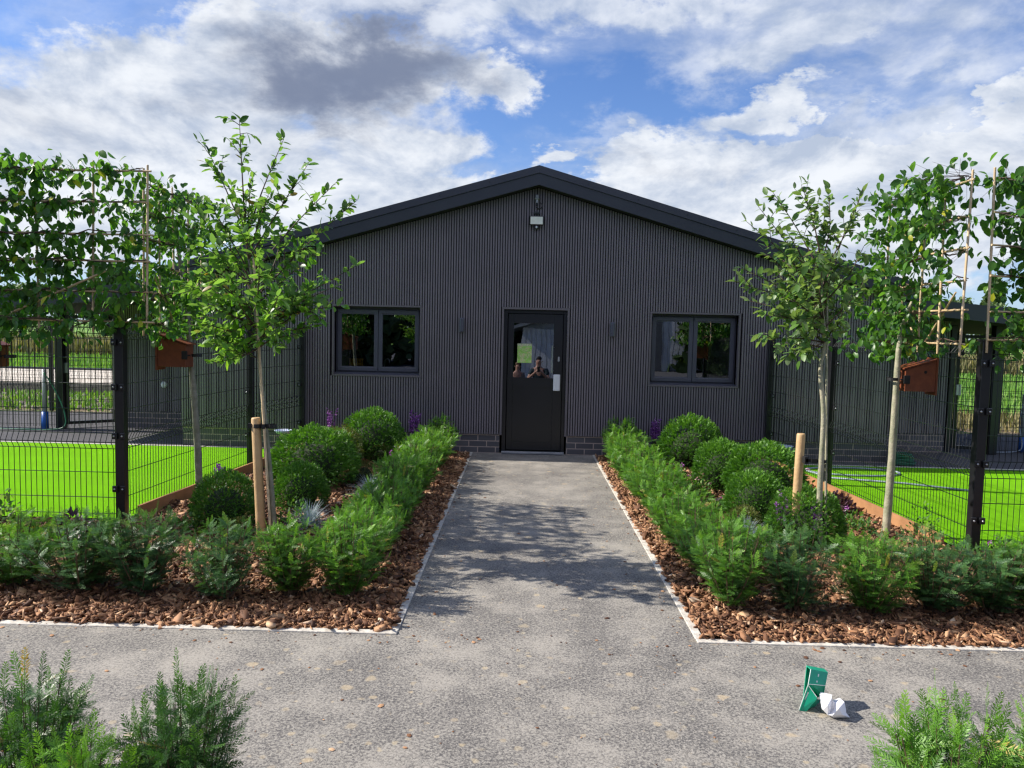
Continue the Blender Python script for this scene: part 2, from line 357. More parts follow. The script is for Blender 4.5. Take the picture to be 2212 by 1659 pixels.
M['yew_blue'] = leafmat('blue_green_yew_needles', [(0, (.030, .075, .030)), (.45, (.055, .140, .045)), (.85, (.11, .225, .06)), (1, (.24, .34, .07))], .25, .42)
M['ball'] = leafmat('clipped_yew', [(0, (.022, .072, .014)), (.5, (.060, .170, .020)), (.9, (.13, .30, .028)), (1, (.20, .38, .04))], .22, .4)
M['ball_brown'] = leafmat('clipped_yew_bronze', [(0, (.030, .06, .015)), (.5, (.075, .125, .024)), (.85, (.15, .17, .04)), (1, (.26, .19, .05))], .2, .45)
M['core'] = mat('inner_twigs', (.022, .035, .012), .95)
M['leaf_bright'] = leafmat('oval_leaf', [(0, (.032, .090, .014)), (.45, (.085, .215, .020)), (.85, (.18, .36, .032)), (.97, (.26, .42, .06)), (1, (.30, .20, .05))], .42, .38, back=((.22, .33, .17), .55))
M['leaf_grey'] = leafmat('grey_oval_leaf', [(0, (.052, .120, .024)), (.5, (.095, .200, .034)), (.9, (.17, .29, .06)), (1, (.30, .36, .15))], .34, .42, back=((.27, .34, .22), .6))
M['leaf_dark'] = leafmat('hornbeam_leaf', [(0, (.030, .090, .026)), (.5, (.062, .165, .022)), (.88, (.11, .26, .028)), (.985, (.16, .30, .03)), (1, (.45, .45, .04))], .46, .36, back=((.12, .21, .09), .4))
M['far_leaf'] = leafmat('far_tree_leaf', [(0, (.035, .065, .018)), (.5, (.07, .12, .035)), (1, (.12, .18, .06))], .2, .6)
M['fescue'] = leafmat('blue_fescue', [(0, (.22, .31, .33)), (.6, (.42, .52, .56)), (1, (.66, .74, .76))], .2, .5, (1, 1, 1))
M['herb'] = leafmat('herb_leaf', [(0, (.04, .11, .02)), (.6, (.09, .20, .035)), (1, (.20, .32, .07))], .35, .5)
M['purple'] = leafmat('salvia_flower', [(0, (.14, .04, .20)), (.6, (.30, .09, .40)), (1, (.46, .20, .52))], .25, .5, (1.2, .9, 1.3))
M['mauve'] = leafmat('mauve_flower', [(0, (.30, .04, .32)), (.6, (.48, .12, .50)), (1, (.62, .32, .62))], .25, .5, (1.2, .9, 1.3))
M['pink'] = leafmat('pink_flower', [(0, (.55, .25, .36)), (1, (.75, .48, .55))], .25, .5, (1.1, 1, 1))
M['wine'] = leafmat('dark_purple_leaf', [(0, (.018, .006, .010)), (.7, (.045, .016, .026)), (1, (.13, .07, .09))], .15, .35, (1.4, .8, .8))

# ---- scattering
def frames(d, up):
    d = d/np.maximum(np.linalg.norm(d, axis=1, keepdims=True), 1e-9)
    y = np.cross(up, d); y /= np.maximum(np.linalg.norm(y, axis=1, keepdims=True), 1e-9)
    z = np.cross(d, y); return np.stack([d, y, z], axis=2)       # columns: local x,y,z
def scatter(TV, TF, pos, d, up, scale, rnd=None, trnd=None):
    n, k = len(pos), len(TV)
    A = frames(d, up); sc = np.asarray(scale).reshape(n, -1)
    if sc.shape[1] == 1: sc = np.repeat(sc, 3, axis=1)
    V = np.einsum('nij,nkj->nki', A, TV[None]*sc[:, None, :])+pos[:, None, :]
    off = (np.arange(n)*k)[:, None, None]
    F = [(f[None]+off).reshape(-1, f.shape[1]) for f in TF]
    r = None
    if rnd is not None:
        r = np.repeat(rnd, k)
        if trnd is not None: r = np.clip(r+np.tile(trnd, n), 0, 1)
    return V.reshape(-1, 3), F, r
def merge(parts):
    V, F, R, o = [], {}, [], 0
    for v, f, r in parts:
        V.append(v); R.append(r if r is not None else np.zeros(len(v)))
        for a in f: F.setdefault(a.shape[1], []).append(a+o)
        o += len(v)
    return np.concatenate(V), [np.concatenate(F[k]) for k in sorted(F)], np.concatenate(R)
def leaf_template(w=.5, fold=.16, curl=.16):
    # x along the blade 0..1, two rows of quads folded at the midrib
    xs = [0, .22, .55, .82, 1.0]; hw = [0.015, .8, 1.0, .62, .02]
    V = []
    for x, h in zip(xs, hw):
        z = -curl*x*x
        V += [(x, -w/2*h, z+fold*w*h*.5), (x, 0, z), (x, w/2*h, z+fold*w*h*.5)]
    F = []
    for i in range(4):
        a = i*3; F += [(a, a+3, a+4, a+1), (a+1, a+4, a+5, a+2)]
    return np.array(V), [np.array(F)]
LEAF = leaf_template(.50); LEAFB = leaf_template(.62, .2, .25)
def shoot_template(L, pairs, nl, nw, seed=0, lift=.25):
    rs = np.random.RandomState(seed); V = []; F = []; R = []
    for i in range(pairs):
        x = L*(.06+.92*i/(pairs-1)); taper = 1-.45*max(0, (x/L-.6)/.4)
        for s in (-1, 1):
            l = nl*taper*rs.uniform(.8, 1.15); a = radians(rs.uniform(38, 62)) if i < pairs-1 else radians(20)
            dx, dy = cos(a), s*sin(a); dz = lift*rs.uniform(-.3, 1.)
            px, py = -dy*nw/2, dx*nw/2; b = len(V)
            V += [(x, 0, 0), (x+dx*l*.5-px, dy*l*.5-py, dz*l*.4), (x+dx*l, dy*l, dz*l), (x+dx*l*.5+px, dy*l*.5+py, dz*l*.4)]
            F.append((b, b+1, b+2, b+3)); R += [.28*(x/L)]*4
    b = len(V); V += [(0, -.0015, 0), (L, -.0006, 0), (L, .0006, .0), (0, .0015, 0)]; F.append((b, b+1, b+2, b+3)); R += [0]*4
    return np.array(V), [np.array(F)], np.array(R)
def unit(v): return v/np.maximum(np.linalg.norm(v, axis=-1, keepdims=True), 1e-9)

# ------------------------------------------------------------------ the setting
def sheet(name, x0, x1, y0, y1, z, m, label=None):
    o = MB().poly([(x0, y0, z), (x1, y0, z), (x1, y1, z), (x0, y1, z)]).build(name, m)
    o['kind'] = 'structure'
    if label: o['label'] = label
    return o
FY = 11.25                         # the front wall
PX0, PX1, KY = -.70, 1.065, 4.40    # walkway edges and front of the beds
sheet('ground', -900, 900, -500, 1500, -.05, M['field'])
sheet('field', -120, 120, 26, 140, -.012, M['field'])
b = MB()
b.poly([(-30, 2.85, 0), (30, 2.85, 0), (30, KY, 0), (PX1, KY, 0), (PX0, KY, 0), (-30, KY, 0)])
b.poly([(PX0, KY, 0), (PX1, KY, 0), (PX1, FY+.02, 0), (PX0, FY+.02, 0)])
path = b.build('path', M['path']); path['kind'] = 'structure'
sheet('near_bed', -30, 30, 1.2, 2.80, -.02, M['soil'])
sheet('yard', -30, 30, -30, 1.15, -.012, M['paving'])
sheet('bed_soil_left', -9, PX0-.04, KY+.04, 7.0, -.016, M['soil']); sheet('bed_soil_back_left', -3.62, PX0-.04, 7.0, FY, -.016, M['soil'])
sheet('bed_soil_right', PX1+.04, 9, KY+.04, 6.75, -.016, M['soil']); sheet('bed_soil_back_right', PX1+.04, 3.9, 6.75, FY, -.016, M['soil'])
# artificial lawns, patios
def flat(name, pts, z, m):
    o = MB().poly([(x, y, z) for x, y in pts]).build(name, m); o['kind'] = 'structure'; return o
flat('lawn_left', [(-14, 6.9), (-3.62, 6.9), (-3.22, 11.16), (-14, 11.16)], 0.0, M['turf'])
flat('lawn_right', [(3.84, 6.6), (15, 6.6), (15, 10.86), (3.62, 10.86)], 0.0, M['turf'])
flat('patio_left', [(-14, 11.16), (-3.22, 11.16), (-3.2, FY), (-5.0, FY), (-5.0, 15.0), (-14, 15.0)], -.006, M['paving'])
flat('patio_right', [(3.62, 10.86), (15, 10.86), (15, 15.0), (5.4, 15.0), (5.4, FY), (3.6, FY)], -.006, M['paving'])
MB().box(-14, -3.2, 11.13, 11.19, -.03, .006).build('lawn_edge_left', M['kerb'])['kind'] = 'structure'
MB().box(3.62, 15, 10.83, 10.88, -.03, .006).build('lawn_edge_right', M['kerb'])['kind'] = 'structure'
flat('rubble_left', [(-40, 15.0), (-5, 15.0), (-5, 19.0), (-40, 19.0)], -.008, M['rubble'])
flat('rubble_right', [(5.4, 15.0), (40, 15.0), (40, 17.6), (5.4, 17.6)], -.008, M['rubble'])
flat('sand_slab', [(-40, 19.0), (-6, 19.0), (-6, 24.4), (-40, 24.4)], .24, M['slab'])

# white concrete edging, a real upstand
def kerb(name, segs, label):
    b = MB(); rs = random.Random(5)
    for (x0, y0, x1, y1) in segs:
        n = max(1, int(round(max(abs(x1-x0), abs(y1-y0))/.92)))
        for i in range(n):
            a, c = i/n, (i+1)/n
            g = .002
            if abs(x1-x0) > abs(y1-y0):
                xa, xb = x0+(x1-x0)*a+g, x0+(x1-x0)*c-g; h = .007+rs.uniform(-.002, .002)
                b.box(xa, xb, y0, y0+.055, -.03, h, .003)
            else:
                ya, yb = y0+(y1-y0)*a+g, y0+(y1-y0)*c-g; h = .007+rs.uniform(-.002, .002)
                b.box(x0, x0+.05, ya, yb, -.03, h, .003)
    o = b.build(name, M['kerb']); return tag(o, label, 'kerb')
kerb('kerb', [(-9, KY, PX0-.0, KY), (PX0-.05, KY+.057, PX0-.05, FY-.02)], 'white concrete kerb round the bed on the left of the path')
kerb('kerb', [(PX1, KY, 9, KY), (PX1, KY+.057, PX1, FY-.02)], 'white concrete kerb round the bed on the right of the path')

# bark mulch: tens of thousands of flakes
def bark(name, region, n, seed, label):
    rs = np.random.RandomState(seed); x0, x1, y0, y1 = region
    P = np.stack([rs.uniform(x0, x1, n), rs.uniform(y0, y1, n), np.zeros(n)], 1)
    T = [];
    for k, a in enumerate(np.linspace(0, 2*pi, 7)[:-1]+rs.uniform(-.25, .25, 6)):
        T.append((.5*cos(a)*(.72+.5*rs.rand()), .25*sin(a)*(.6+.8*rs.rand()), .18*cos(2*a)*.6*rs.uniform(.2, 1.6)))
    T = np.array(T); TV = np.concatenate([T*[1.0, 1.0, 1]+[0, 0, .3], T*[.93, .90, 1]-[0, 0, .3]])
    TF = [np.array([(0, 1, 2, 3, 4, 5), (11, 10, 9, 8, 7, 6)]), np.array([(i, i+6, (i+1) % 6+6, (i+1) % 6) for i in range(6)])]
    L = rs.gamma(2.8, .016, n).clip(.012, .12); shred = rs.rand(n) < .4
    P[:, 2] = rs.uniform(-.004, .026, n)+.010*np.sin(P[:, 0]*7)*np.sin(P[:, 1]*6)
    d = np.stack([rs.normal(size=n), rs.normal(size=n), rs.normal(0, .45, n)], 1)
    up = np.stack([rs.normal(0, .55, n), rs.normal(0, .55, n), np.ones(n)], 1)
    sc = np.stack([L, np.where(shred, L*rs.uniform(.18, .5, n), L*rs.uniform(.6, 1.3, n)), .006+L*rs.uniform(.06, .22, n)], 1)
    return scatter(TV, TF, P, d, up, sc, rs.beta(1.5, 1.9, n))
def bark_obj(name, regs, label):
    V, F, R = merge([bark(name, r, int(n*.42), s+50*k, label) for r, n, s in regs for k in range(3)])
    o = np_mesh(name, V, F, M['chip'], rnd=R); tag(o, label, 'bark mulch', kind='stuff'); return o
bark_obj('bark_mulch', [((-1.12, PX0-.035, KY+.04, 11.15), 7000, 1), ((-4.9, -1.1, KY+.035, 5.25), 9000, 2), ((-3.5, -1.1, 5.25, 7.6), 9500, 3), ((-3.3, -1.1, 7.6, 11.15), 7500, 4), ((-4.9, -3.5, 5.25, 6.8), 1800, 14)],
         'brown bark chippings covering the bed on the left of the path')
bark_obj('bark_mulch', [((PX1+.035, 1.5, KY+.04, 11.15), 7500, 5), ((1.45, 5.0, KY+.035, 5.25), 8500, 6), ((1.45, 3.75, 5.25, 7.6), 8500, 7), ((1.45, 3.6, 7.6, 11.15), 6500, 8), ((3.75, 5.0, 5.25, 6.5), 1500, 15)],
         'brown bark chippings covering the bed on the right of the path')

# ------------------------------------------------------------------ the building
AX, AZ, SL = .18, 4.13, .285            # ridge and slope
WX0, WX1 = -5.0, 5.36                   # front wall ends
bld = empty('building', (AX, FY, 0), 'charcoal slatted single-storey building with a low gable roof', 'building')
def bpart(b, name, m, parent=bld, **k):
    o = b.build(name, m, parent, **k); o.matrix_parent_inverse = Matrix.Translation((-AX, -FY, 0)); return o
def sub(b, name, m, parent, **k): return b.build(name, m, parent, **k)
LW = (D(716, 658, FY), D(909, 812, FY)); RW = (D(1405, 675, FY), D(1599, 833, FY))
wins = [(-2.785, -1.475, 1.09, 2.135), (1.84, 3.155, 1.04, 2.125)]
DX0, DX1, DZ = -.31, .675, 2.145
PLZ = .30
def roofz(x): return AZ-.27-abs(x-AX)*SL
holes = [(a, b_, c, d) for a, b_, c, d in wins]+[(DX0, DX1, 0, DZ)]
# slats
b = MB(); pitch = .0372; x = WX0; rs = random.Random(2)
while x < WX1-.03:
    xa, xb = x, x+.0228
    spans = [(PLZ-.02, min(roofz(xa), roofz(xb)))]
    for hx0, hx1, hz0, hz1 in holes:
        if xb > hx0 and xa < hx1:
            ns = []
            for (s0, s1) in spans:
                if hz0 > s0: ns.append((s0, min(s1, hz0)))
                if hz1 < s1: ns.append((max(s0, hz1), s1))
            spans = ns
    for s0, s1 in spans:
        if s1-s0 > .03: b.box(xa, xb, FY-.044, FY-.002, s0+rs.uniform(0, .003), s1)
    x += pitch
bpart(b, 'slat_cladding', M['slat'])
# backing wall with openings
b = MB()
def wallstrip(x0, x1, z0, z1=None):
    if z1 is None:
        b.quadbox([(x0, FY, z0), (x1, FY, z0), (x1, FY+.18, z0), (x0, FY+.18, z0), (x0, FY, roofz(x0)+.1), (x1, FY, roofz(x1)+.1), (x1, FY+.18, roofz(x1)+.1), (x0, FY+.18, roofz(x0)+.1)])
    else: b.box(x0, x1, FY, FY+.18, z0, z1)
(l0, l1, lz0, lz1), (r0, r1, rz0, rz1) = wins
wallstrip(WX0, l0, PLZ+.001); wallstrip(l0, l1, PLZ+.001, lz0); wallstrip(l0, l1, lz1); wallstrip(l1, DX0, PLZ+.001)
wallstrip(DX0, AX, DZ); wallstrip(AX, DX1, DZ); wallstrip(DX1, r0, PLZ+.001); wallstrip(r0, r1, rz0-0, None) if False else None
wallstrip(r0, r1, PLZ+.001, rz0); wallstrip(r0, r1, rz1); wallstrip(r1, WX1, PLZ+.001)
bpart(b, 'wall', M['slat_back'])
# side walls, back wall, room box behind
b = MB()
b.box(WX0, WX0+.18, FY+.182, 27, .0, roofz(WX0)); b.box(WX1-.18, WX1, FY+.182, 27, .0, roofz(WX1)); b.box(WX0+.182, WX1-.182, 26.8, 27, 0, 2.6)
bpart(b, 'side_wall', M['slat'])
b = MB(); b.box(WX0+.2, WX1-.2, FY+.185, 15.2, -.04, .02); b.box(WX0+.2, WX1-.2, 15.0, 15.1, .021, 2.45); b.box(WX0+.2, WX1-.2, FY+.185, 15.1, 2.452, 2.5)
b.box(-.95, -.85, FY+.19, 14.99, .022, 2.45); b.box(1.2, 1.3, FY+.19, 14.99, .022, 2.45)
bpart(b, 'interior_shell', M['interior'])
b = MB(); b.box(WX0, DX0-.0, FY-.012, FY+.18, -.04, PLZ); b.box(DX1, WX1, FY-.012, FY+.18, -.04, PLZ); bpart(b, 'brick_plinth', M['brick'])
# roof: two slabs, verge flashing and fascia following the gable
OV = .22; EX0, EX1 = WX0-.22, WX1+.22
def zr(x): return AZ-abs(x-AX)*SL
b = MB()
for xe in (EX0, EX1):
    a = [(xe, FY-OV, zr(xe)-.06), (AX, FY-OV, AZ-.06), (AX, 27.2, AZ-.06), (xe, 27.2, zr(xe)-.06)]
    if xe > AX: a = [a[1], a[0], a[3], a[2]]
    b.quadbox(a+[(p[0], p[1], p[2]+.05) for p in a])
bpart(b, 'roof', M['fascia'])
def gable_band(y0, y1, t0, t1):
    b = MB()
    for xe in (EX0-.03, EX1+.03):
        a = [(xe, y0, zr(xe)+t0), (AX, y0, AZ+t0), (AX, y1, AZ+t0), (xe, y1, zr(xe)+t0)]
        if xe > AX: a = [a[1], a[0], a[3], a[2]]
        b.quadbox(a+[(p[0], p[1], p[2]+(t1-t0)) for p in a])
    return b
bpart(gable_band(FY-OV-.03, FY-OV+.12, -.098, .006), 'verge_flashing', M['verge'])
fas = bpart(gable_band(FY-OV-.012, FY-OV+.02, -.262, -.1), 'fascia', M['fascia'])
bpart(gable_band(FY-OV+.022, FY-.035, -.262, -.245), 'soffit', M['soffit'])
for k in range(1, 8):
    for sgn in (-1, 1):
        xx = AX+sgn*k*.70
        bpart(MB().tube([(xx, FY-OV-.029, zr(xx)-.045), (xx, FY-OV-.036, zr(xx)-.045)], .009, 8), 'screw', M['black'])
# window trims and windows
def win(x0, x1, z0, z1, lab):
    w = .026
    t = MB(); t.box(x0, x1, FY-.047, FY+.02, z1-w, z1); t.box(x0, x1, FY-.052, FY+.05, z0, z0+w); t.box(x0, x0+w, FY-.047, FY+.02, z0+w+.001, z1-w-.001); t.box(x1-w, x1, FY-.047, FY+.02, z0+w+.001, z1-w-.001)
    wroot = bpart(MB().box(x0+w, x1-w, FY+.100, FY+.165, z1-w-.052, z1-w-.002).box(x0+w, x1-w, FY+.100, FY+.165, z0+w+.001, z0+w+.055).box(x0+w, x0+w+.045, FY+.101, FY+.164, z0+w+.056, z1-w-.053).box(x1-w-.045, x1-w, FY+.101, FY+.164, z0+w+.056, z1-w-.053), 'window', M['frame'])
    wroot['label'] = lab
    sub(t, 'trim', M['trim'], wroot)
    sub(MB().box(x0+w+.001, x1-w-.001, FY+.021, FY+.099, z0+w-.02, z0+w+.022), 'sill', M['frame'], wroot)
    xm = (x0+x1)/2; i0, i1, j0, j1 = x0+w+.03, x1-w-.03, z0+w+.045, z1-w-.042
    for a, c in ((i0, xm-.004), (xm+.004, i1)):
        s = MB(); q = .058
        s.box(a, c, FY+.070, FY+.099, j1-q, j1, .006); s.box(a, c, FY+.070, FY+.099, j0, j0+q, .006)
        s.box(a, a+q, FY+.071, FY+.098, j0+q-.004, j1-q+.004); s.box(c-q, c, FY+.071, FY+.098, j0+q-.004, j1-q+.004)
        s.box(a+q, c-q, FY+.078, FY+.097, j1-q-.012, j1-q-.001); s.box(a+q, c-q, FY+.078, FY+.097, j0+q+.001, j0+q+.010)
        sub(s, 'sash', M['frame'], wroot)
        sub(MB().poly([(a+q-.003, FY+.088, j0+q-.003), (c-q+.003, FY+.088, j0+q-.003), (c-q+.003, FY+.088, j1-q+.003), (a+q-.003, FY+.088, j1-q+.003)]), 'pane', M['glass'], wroot)
win(*wins[0], 'two-pane slate grey window on the left of the door'); win(*wins[1], 'two-pane slate grey window on the right of the door')
# door
t = MB(); w = .03
t.box(DX0, DX0+w, FY-.047, FY+.05, PLZ-.03, DZ); t.box(DX1-w, DX1, FY-.047, FY+.05, PLZ-.03, DZ); t.box(DX0+w+.001, DX1-w-.001, FY-.047, FY+.05, DZ-w, DZ)
fx0, fx1, fz = DX0+w+.002, DX1-w-.002, DZ-w-.002
dr = bpart(MB().box(fx0, fx0+.052, FY+.03, FY+.13, .0, fz).box(fx1-.045, fx1, FY+.03, FY+.13, .0, fz).box(fx0+.053, fx1-.046, FY+.03, FY+.13, fz-.05, fz), 'door', M['door'])
dr['label'] = 'black half-glazed entrance door'
sub(t, 'trim', M['trim'], dr)
lx0, lx1, lz1 = fx0+.062, fx1-.052, fz-.058
gx0, gx1, gz0, gz1 = lx0+.085, lx1-.135, 1.115, lz1-.135
s = MB(); y0, y1 = FY+.055, FY+.10
s.box(lx0, gx0, y0, y1, .045, lz1, .003); s.box(gx1, lx1, y0, y1, .045, lz1, .003)
s.box(gx0, gx1, y0+.001, y1, gz1, lz1-.001); s.box(gx0, gx1, y0+.001, y1, .98, gz0); s.box(gx0, gx1, y0+.001, y1, .046, .16)
s.box(gx0, gx1, y0+.013, y1-.01, .16, .98)
s.box(gx0, gx1, y0-.004, y0, gz0-.012, gz0+.003)
sub(s, 'door_leaf', M['door'], dr)
gn = ray(1160, 786).normalized(); gc = Vector(((gx0+gx1)/2, FY+.079, (gz0+gz1)/2))     # the pane sits a little askew in its beads
def gy(x, z): return gc.y-((x-gc.x)*gn.x+(z-gc.z)*gn.z)/gn.y
sub(MB().poly([(x_, gy(x_, z_), z_) for x_, z_ in ((gx0, gz0), (gx1, gz0), (gx1, gz1), (gx0, gz1))]), 'pane', M['glass'], dr)
sub(MB().box(lx1-.128, lx1-.028, y0-.045, y0-.001, .935, 1.175, .008), 'handle_plate', M['white'], dr)
h = MB(); hx = gx1-.02; h.tube([(hx, y0-.045, 1.20), (hx, y0-.045, 1.60)], .0085, 8); h.tube([(hx, y0-.045, 1.23), (hx+.03, y0+.004, 1.23)], .006, 6); h.tube([(hx, y0-.045, 1.57), (hx+.03, y0+.004, 1.57)], .006, 6)
sub(h, 'pull_handle', M['steel'], dr)
h = MB(); cz = 1.40; cx = lx1-.055
h.loft([[(cx+.016*cos(a)*k, y0-.012+(0 if k < 1 else .011), cz+(.022 if sin(a) > 0 else -.022)+.016*sin(a)*k) for a in np.linspace(0, 2*pi, 17)[:-1]] for k in (1, .85)][::-1])
sub(h, 'lock_plate', M['alu'], dr)
sub(MB().box(fx0+.0, fx1-.0, FY-.055, FY+.029, -.0, .03, .004), 'threshold', M['alu'], dr)
sub(MB().box(-.27, .62, FY-.10, FY-.056, -.004, .006), 'shade_strip', M['fascia'], dr)  # dark strip standing in for the shade at the foot of the door
# poster in the glass: a green sheet covered in print too small to read
def postermat():
    m = bpy.data.materials.new('printed_poster'); m.use_nodes = True; t = NT(m.node_tree); p = t.n['Principled BSDF']
    tc = t.new('ShaderNodeTexCoord').outputs['Object']
    mp = t.new('ShaderNodeMapping'); t.l.new(tc, mp.inputs[0]); mp.inputs['Scale'].default_value = (1.0, 1, 1.5)
    n = t.noise(mp.outputs[0], 75, 3, .7); n2 = t.noise(tc, 16, 3, .6); s = t.new('ShaderNodeSeparateXYZ'); t.l.new(tc, s.inputs[0])
    base = t.mix(t.ss(n2, .4, .62), (.30, .62, .10), (.56, .62, .30))
    base = t.mix(t.m('MULTIPLY', t.ss(s.outputs[2], .095, .12), .8), base, (.52, .50, .38))
    mid = t.m('MULTIPLY', t.ss(s.outputs[2], -.10, -.07), .85)
    base = t.mix(t.m('MULTIPLY', t.ss(n, .52, .6), mid), base, (.12, .17, .06))
    base = t.mix(t.m('MULTIPLY', t.ss(t.noise(tc, 38, 2), .60, .66), .6), base, (.70, .30, .15))
    t.put(p.inputs['Base Color'], base); p.inputs['Roughness'].default_value = .5; return m
a = D(1118, 742, FY+.07); c = D(1148, 784, FY+.07)
po = MB().box(-(c.x-a.x)/2, (c.x-a.x)/2, -.001, .001, -(a.z-c.z)/2, (a.z-c.z)/2).build('poster', postermat())
po.location = ((a.x+c.x)/2, FY+.058, (a.z+c.z)/2)
tag(po, 'small green printed poster stuck in the glass of the door', 'poster')

# wings behind on both sides: recessed slatted wall on brick, flat canopy
def wing(x0, x1, yw, s, lab):
    root = empty('wing', ((x0+x1)/2, yw, 0), lab, 'outbuilding')
    inv = Matrix.Translation((-(x0+x1)/2, -yw, 0))
    def part(b, n, m): o = b.build(n, m, root); o.matrix_parent_inverse = inv; return o
    b = MB(); x = x0
    while x < x1-.02: b.box(x, x+.0228, yw-.04, yw-.002, PLZ, 2.2); x += .0372
    part(b, 'slat_cladding', M['slat'])
    part(MB().box(x0, x1, yw, yw+2.4, PLZ+.001, 2.22), 'wall', M['slat_back'])
    part(MB().box(x0, x1, yw-.012, yw+2.4, -.04, PLZ), 'brick_plinth', M['brick'])
    # canopy
    xi = WX0-.02 if s < 0 else WX1+.02; xo = xi+s*3.4; yf, yb = FY+.42, 15.4; zi, zo = 2.42, 2.42-.085*3.4
    def slab(ya, yb_, t0, t1, m, n):
        a = [(xi, ya, zi+t0), (xo, ya, zo+t0), (xo, yb_, zo+t0), (xi, yb_, zi+t0)]
        if s < 0: a = [a[1], a[0], a[3], a[2]]
        part(MB().quadbox(a+[(p[0], p[1], p[2]+t1-t0) for p in a]), n, m)
    slab(yf, yb, -.02, .03, M['fascia'], 'canopy_roof'); slab(yf-.02, yf, -.19, .05, M['fascia'], 'fascia')
    slab(yf+.001, yb-.001, -.19, -.021, M['soffit'], 'soffit'); slab(yb+.0, yb+.12, -.62, .03, M['soffit'], 'rear_beam')
    return root
wing(-6.95, WX0-.002, 13.0, -1, 'recessed slatted wing with a dark canopy left of the gable'); wing(WX1+.002, 6.85, 12.45, 1, 'recessed slatted wing with a dark canopy right of the gable')

# fixtures on the wall
def wall_light(px, py, lab):
    p = D(px, py, FY-.03); r = empty('wall_light', (p.x, FY-.03, p.z), lab, 'wall light', 'black wall lights beside the door')
    MB().box(-.035, .035, -.012, 0, -.055, .055, .003).build('back_plate', M['fascia'], r)
    b = MB(); b.lathe([(.026, -.105), (.033, -.10), (.033, -.085), (.033, .085), (.033, .10), (.026, .105)], 20, (0, -.052, 0)); b.box(-.012, .012, -.022, -.010, -.02, .02)
    b.build('lamp_body', M['frame'], r, smooth=True)
    return r
wall_light(998, 702, 'black cylinder wall light between the left window and the door'); wall_light(1322, 712, 'black cylinder wall light between the door and the right window')
p = D(1159, 478, FY-.03)
fl = empty('floodlight', (p.x, FY-.03, p.z), 'square black floodlight with pale lens under the gable peak', 'floodlight'); fl.scale = (1.12,)*3
b = MB(); b.box(-.09, .09, -.075, -.035, -.058, .058, .006); b.build('housing', M['black'], fl)
MB().box(-.078, .078, -.0785, -.0755, -.047, .047).build('lens', M['lens'], fl)
b = MB(); b.tube([(-.085, -.05, 0), (-.085, -.005, .07), (.085, -.005, .07), (.085, -.05, 0)], .006, 6); b.lathe([(.001, 0), (.04, .004), (.04, .03), (.001, .034)], 16, (0, -.035, .085)); b.build('bracket', M['black'], fl)
b = MB(); b.box(-.03, .03, -.07, -.03, -.105, -.062, .005); b.build('sensor', M['black'], fl)
MB().lathe([(.001, -.014), (.010, -.010), (.012, 0), (.010, .010), (.001, .014)], 12, (0, -.074, -.085)).build('sensor_eye', M['white'], fl, smooth=True)
p = D(1160, 432, FY-.03)
pc = empty('photocell', (p.x, FY-.03, p.z), 'small capped light sensor with looped cable at the gable peak', 'light sensor')
MB().lathe([(.033, 0), (.036, .008), (.028, .010), (.024, .055), (.018, .062)], 20, (0, -.06, .0)).build('cap', M['grey_plastic'], pc, smooth=True)
b = MB(); b.lathe([(.014, -.05), (.014, -.001)], 12, (0, -.06, 0)); b.build('stem', M['alu'], pc)
b = MB(); b.lathe([(.004, -.095), (.018, -.085), (.018, -.062), (.010, -.051)], 12, (0, -.06, 0)); b.tube([(0, -.06, -.08), (0, -.002, -.08)], .012, 8); b.build('arm', M['black'], pc)
b = MB(); b.tube([(.0+.048*cos(a)+.03, -.03, -.085+.045*sin(a)) for a in np.linspace(-2.6, 1.2, 14)], .006, 6); b.build('cable', M['black'], pc)

# things on the sills
p = D(772, 782, FY+.25)
o = MB(); o.box(-.11, .11, -.03, .03, -.05, -.01, .004)
for k in range(6): o.box(-.10+k*.036, -.08+k*.036, -.02, .02, -.01, .045, .003)
o.box(-.11, .11, -.005, .005, .045, .055)
o = o.build('caddy', M['yellow']); o.location = (p.x, FY+.19, p.z); tag(o, 'yellow slotted plastic rack on the inner sill of the left window', 'rack')
p = D(834, 795, FY+.3)
o = MB(); o.tube([(-.035, 0, -.1), (-.035, 0, .10)]+[(-.035+.035*(1-cos(a)), 0, .10+.045*sin(a)) for a in np.linspace(.3, pi, 8)]+[(.035, 0, .06)], .009, 8)
o = o.build('tap', M['steel'], smooth=True); o.location = (p.x+.03, FY+.22, p.z); tag(o, 'chrome swan-neck tap inside the left window', 'tap')

# ------------------------------------------------------------------ mesh fences
def wires_np(polys, r):
    """thin 4-sided bars along many polylines of equal length: polys (n,k,3)"""
    P = np.asarray(polys, float); n, k, _ = P.shape
    T = np.empty_like(P); T[:, 1:-1] = P[:, 2:]-P[:, :-2]; T[:, 0] = P[:, 1]-P[:, 0]; T[:, -1] = P[:, -1]-P[:, -2]; T = unit(T)
    ref = np.where(np.abs(T[..., 2:3]) > .8, np.array([1., .3, 0]), np.array([0, 0, 1.])); a = unit(np.cross(T, ref)); b_ = np.cross(T, a)
    V = np.stack([P+r*(a*cx_+b_*sx_) for cx_, sx_ in ((1, 0), (0, 1), (-1, 0), (0, -1))], 2)   # n,k,4,3
    idx = np.arange(n*k*4).reshape(n, k, 4); F = []
    for j in range(4):
        q = (j+1) % 4; F.append(np.stack([idx[:, :-1, j], idx[:, :-1, q], idx[:, 1:, q], idx[:, 1:, j]], -1).reshape(-1, 4))
    return V.reshape(-1, 3), [np.concatenate(F)], None
HZ = [.06, .21, .44, .655, .795, 1.015, 1.245, 1.475, 1.645, 1.745]
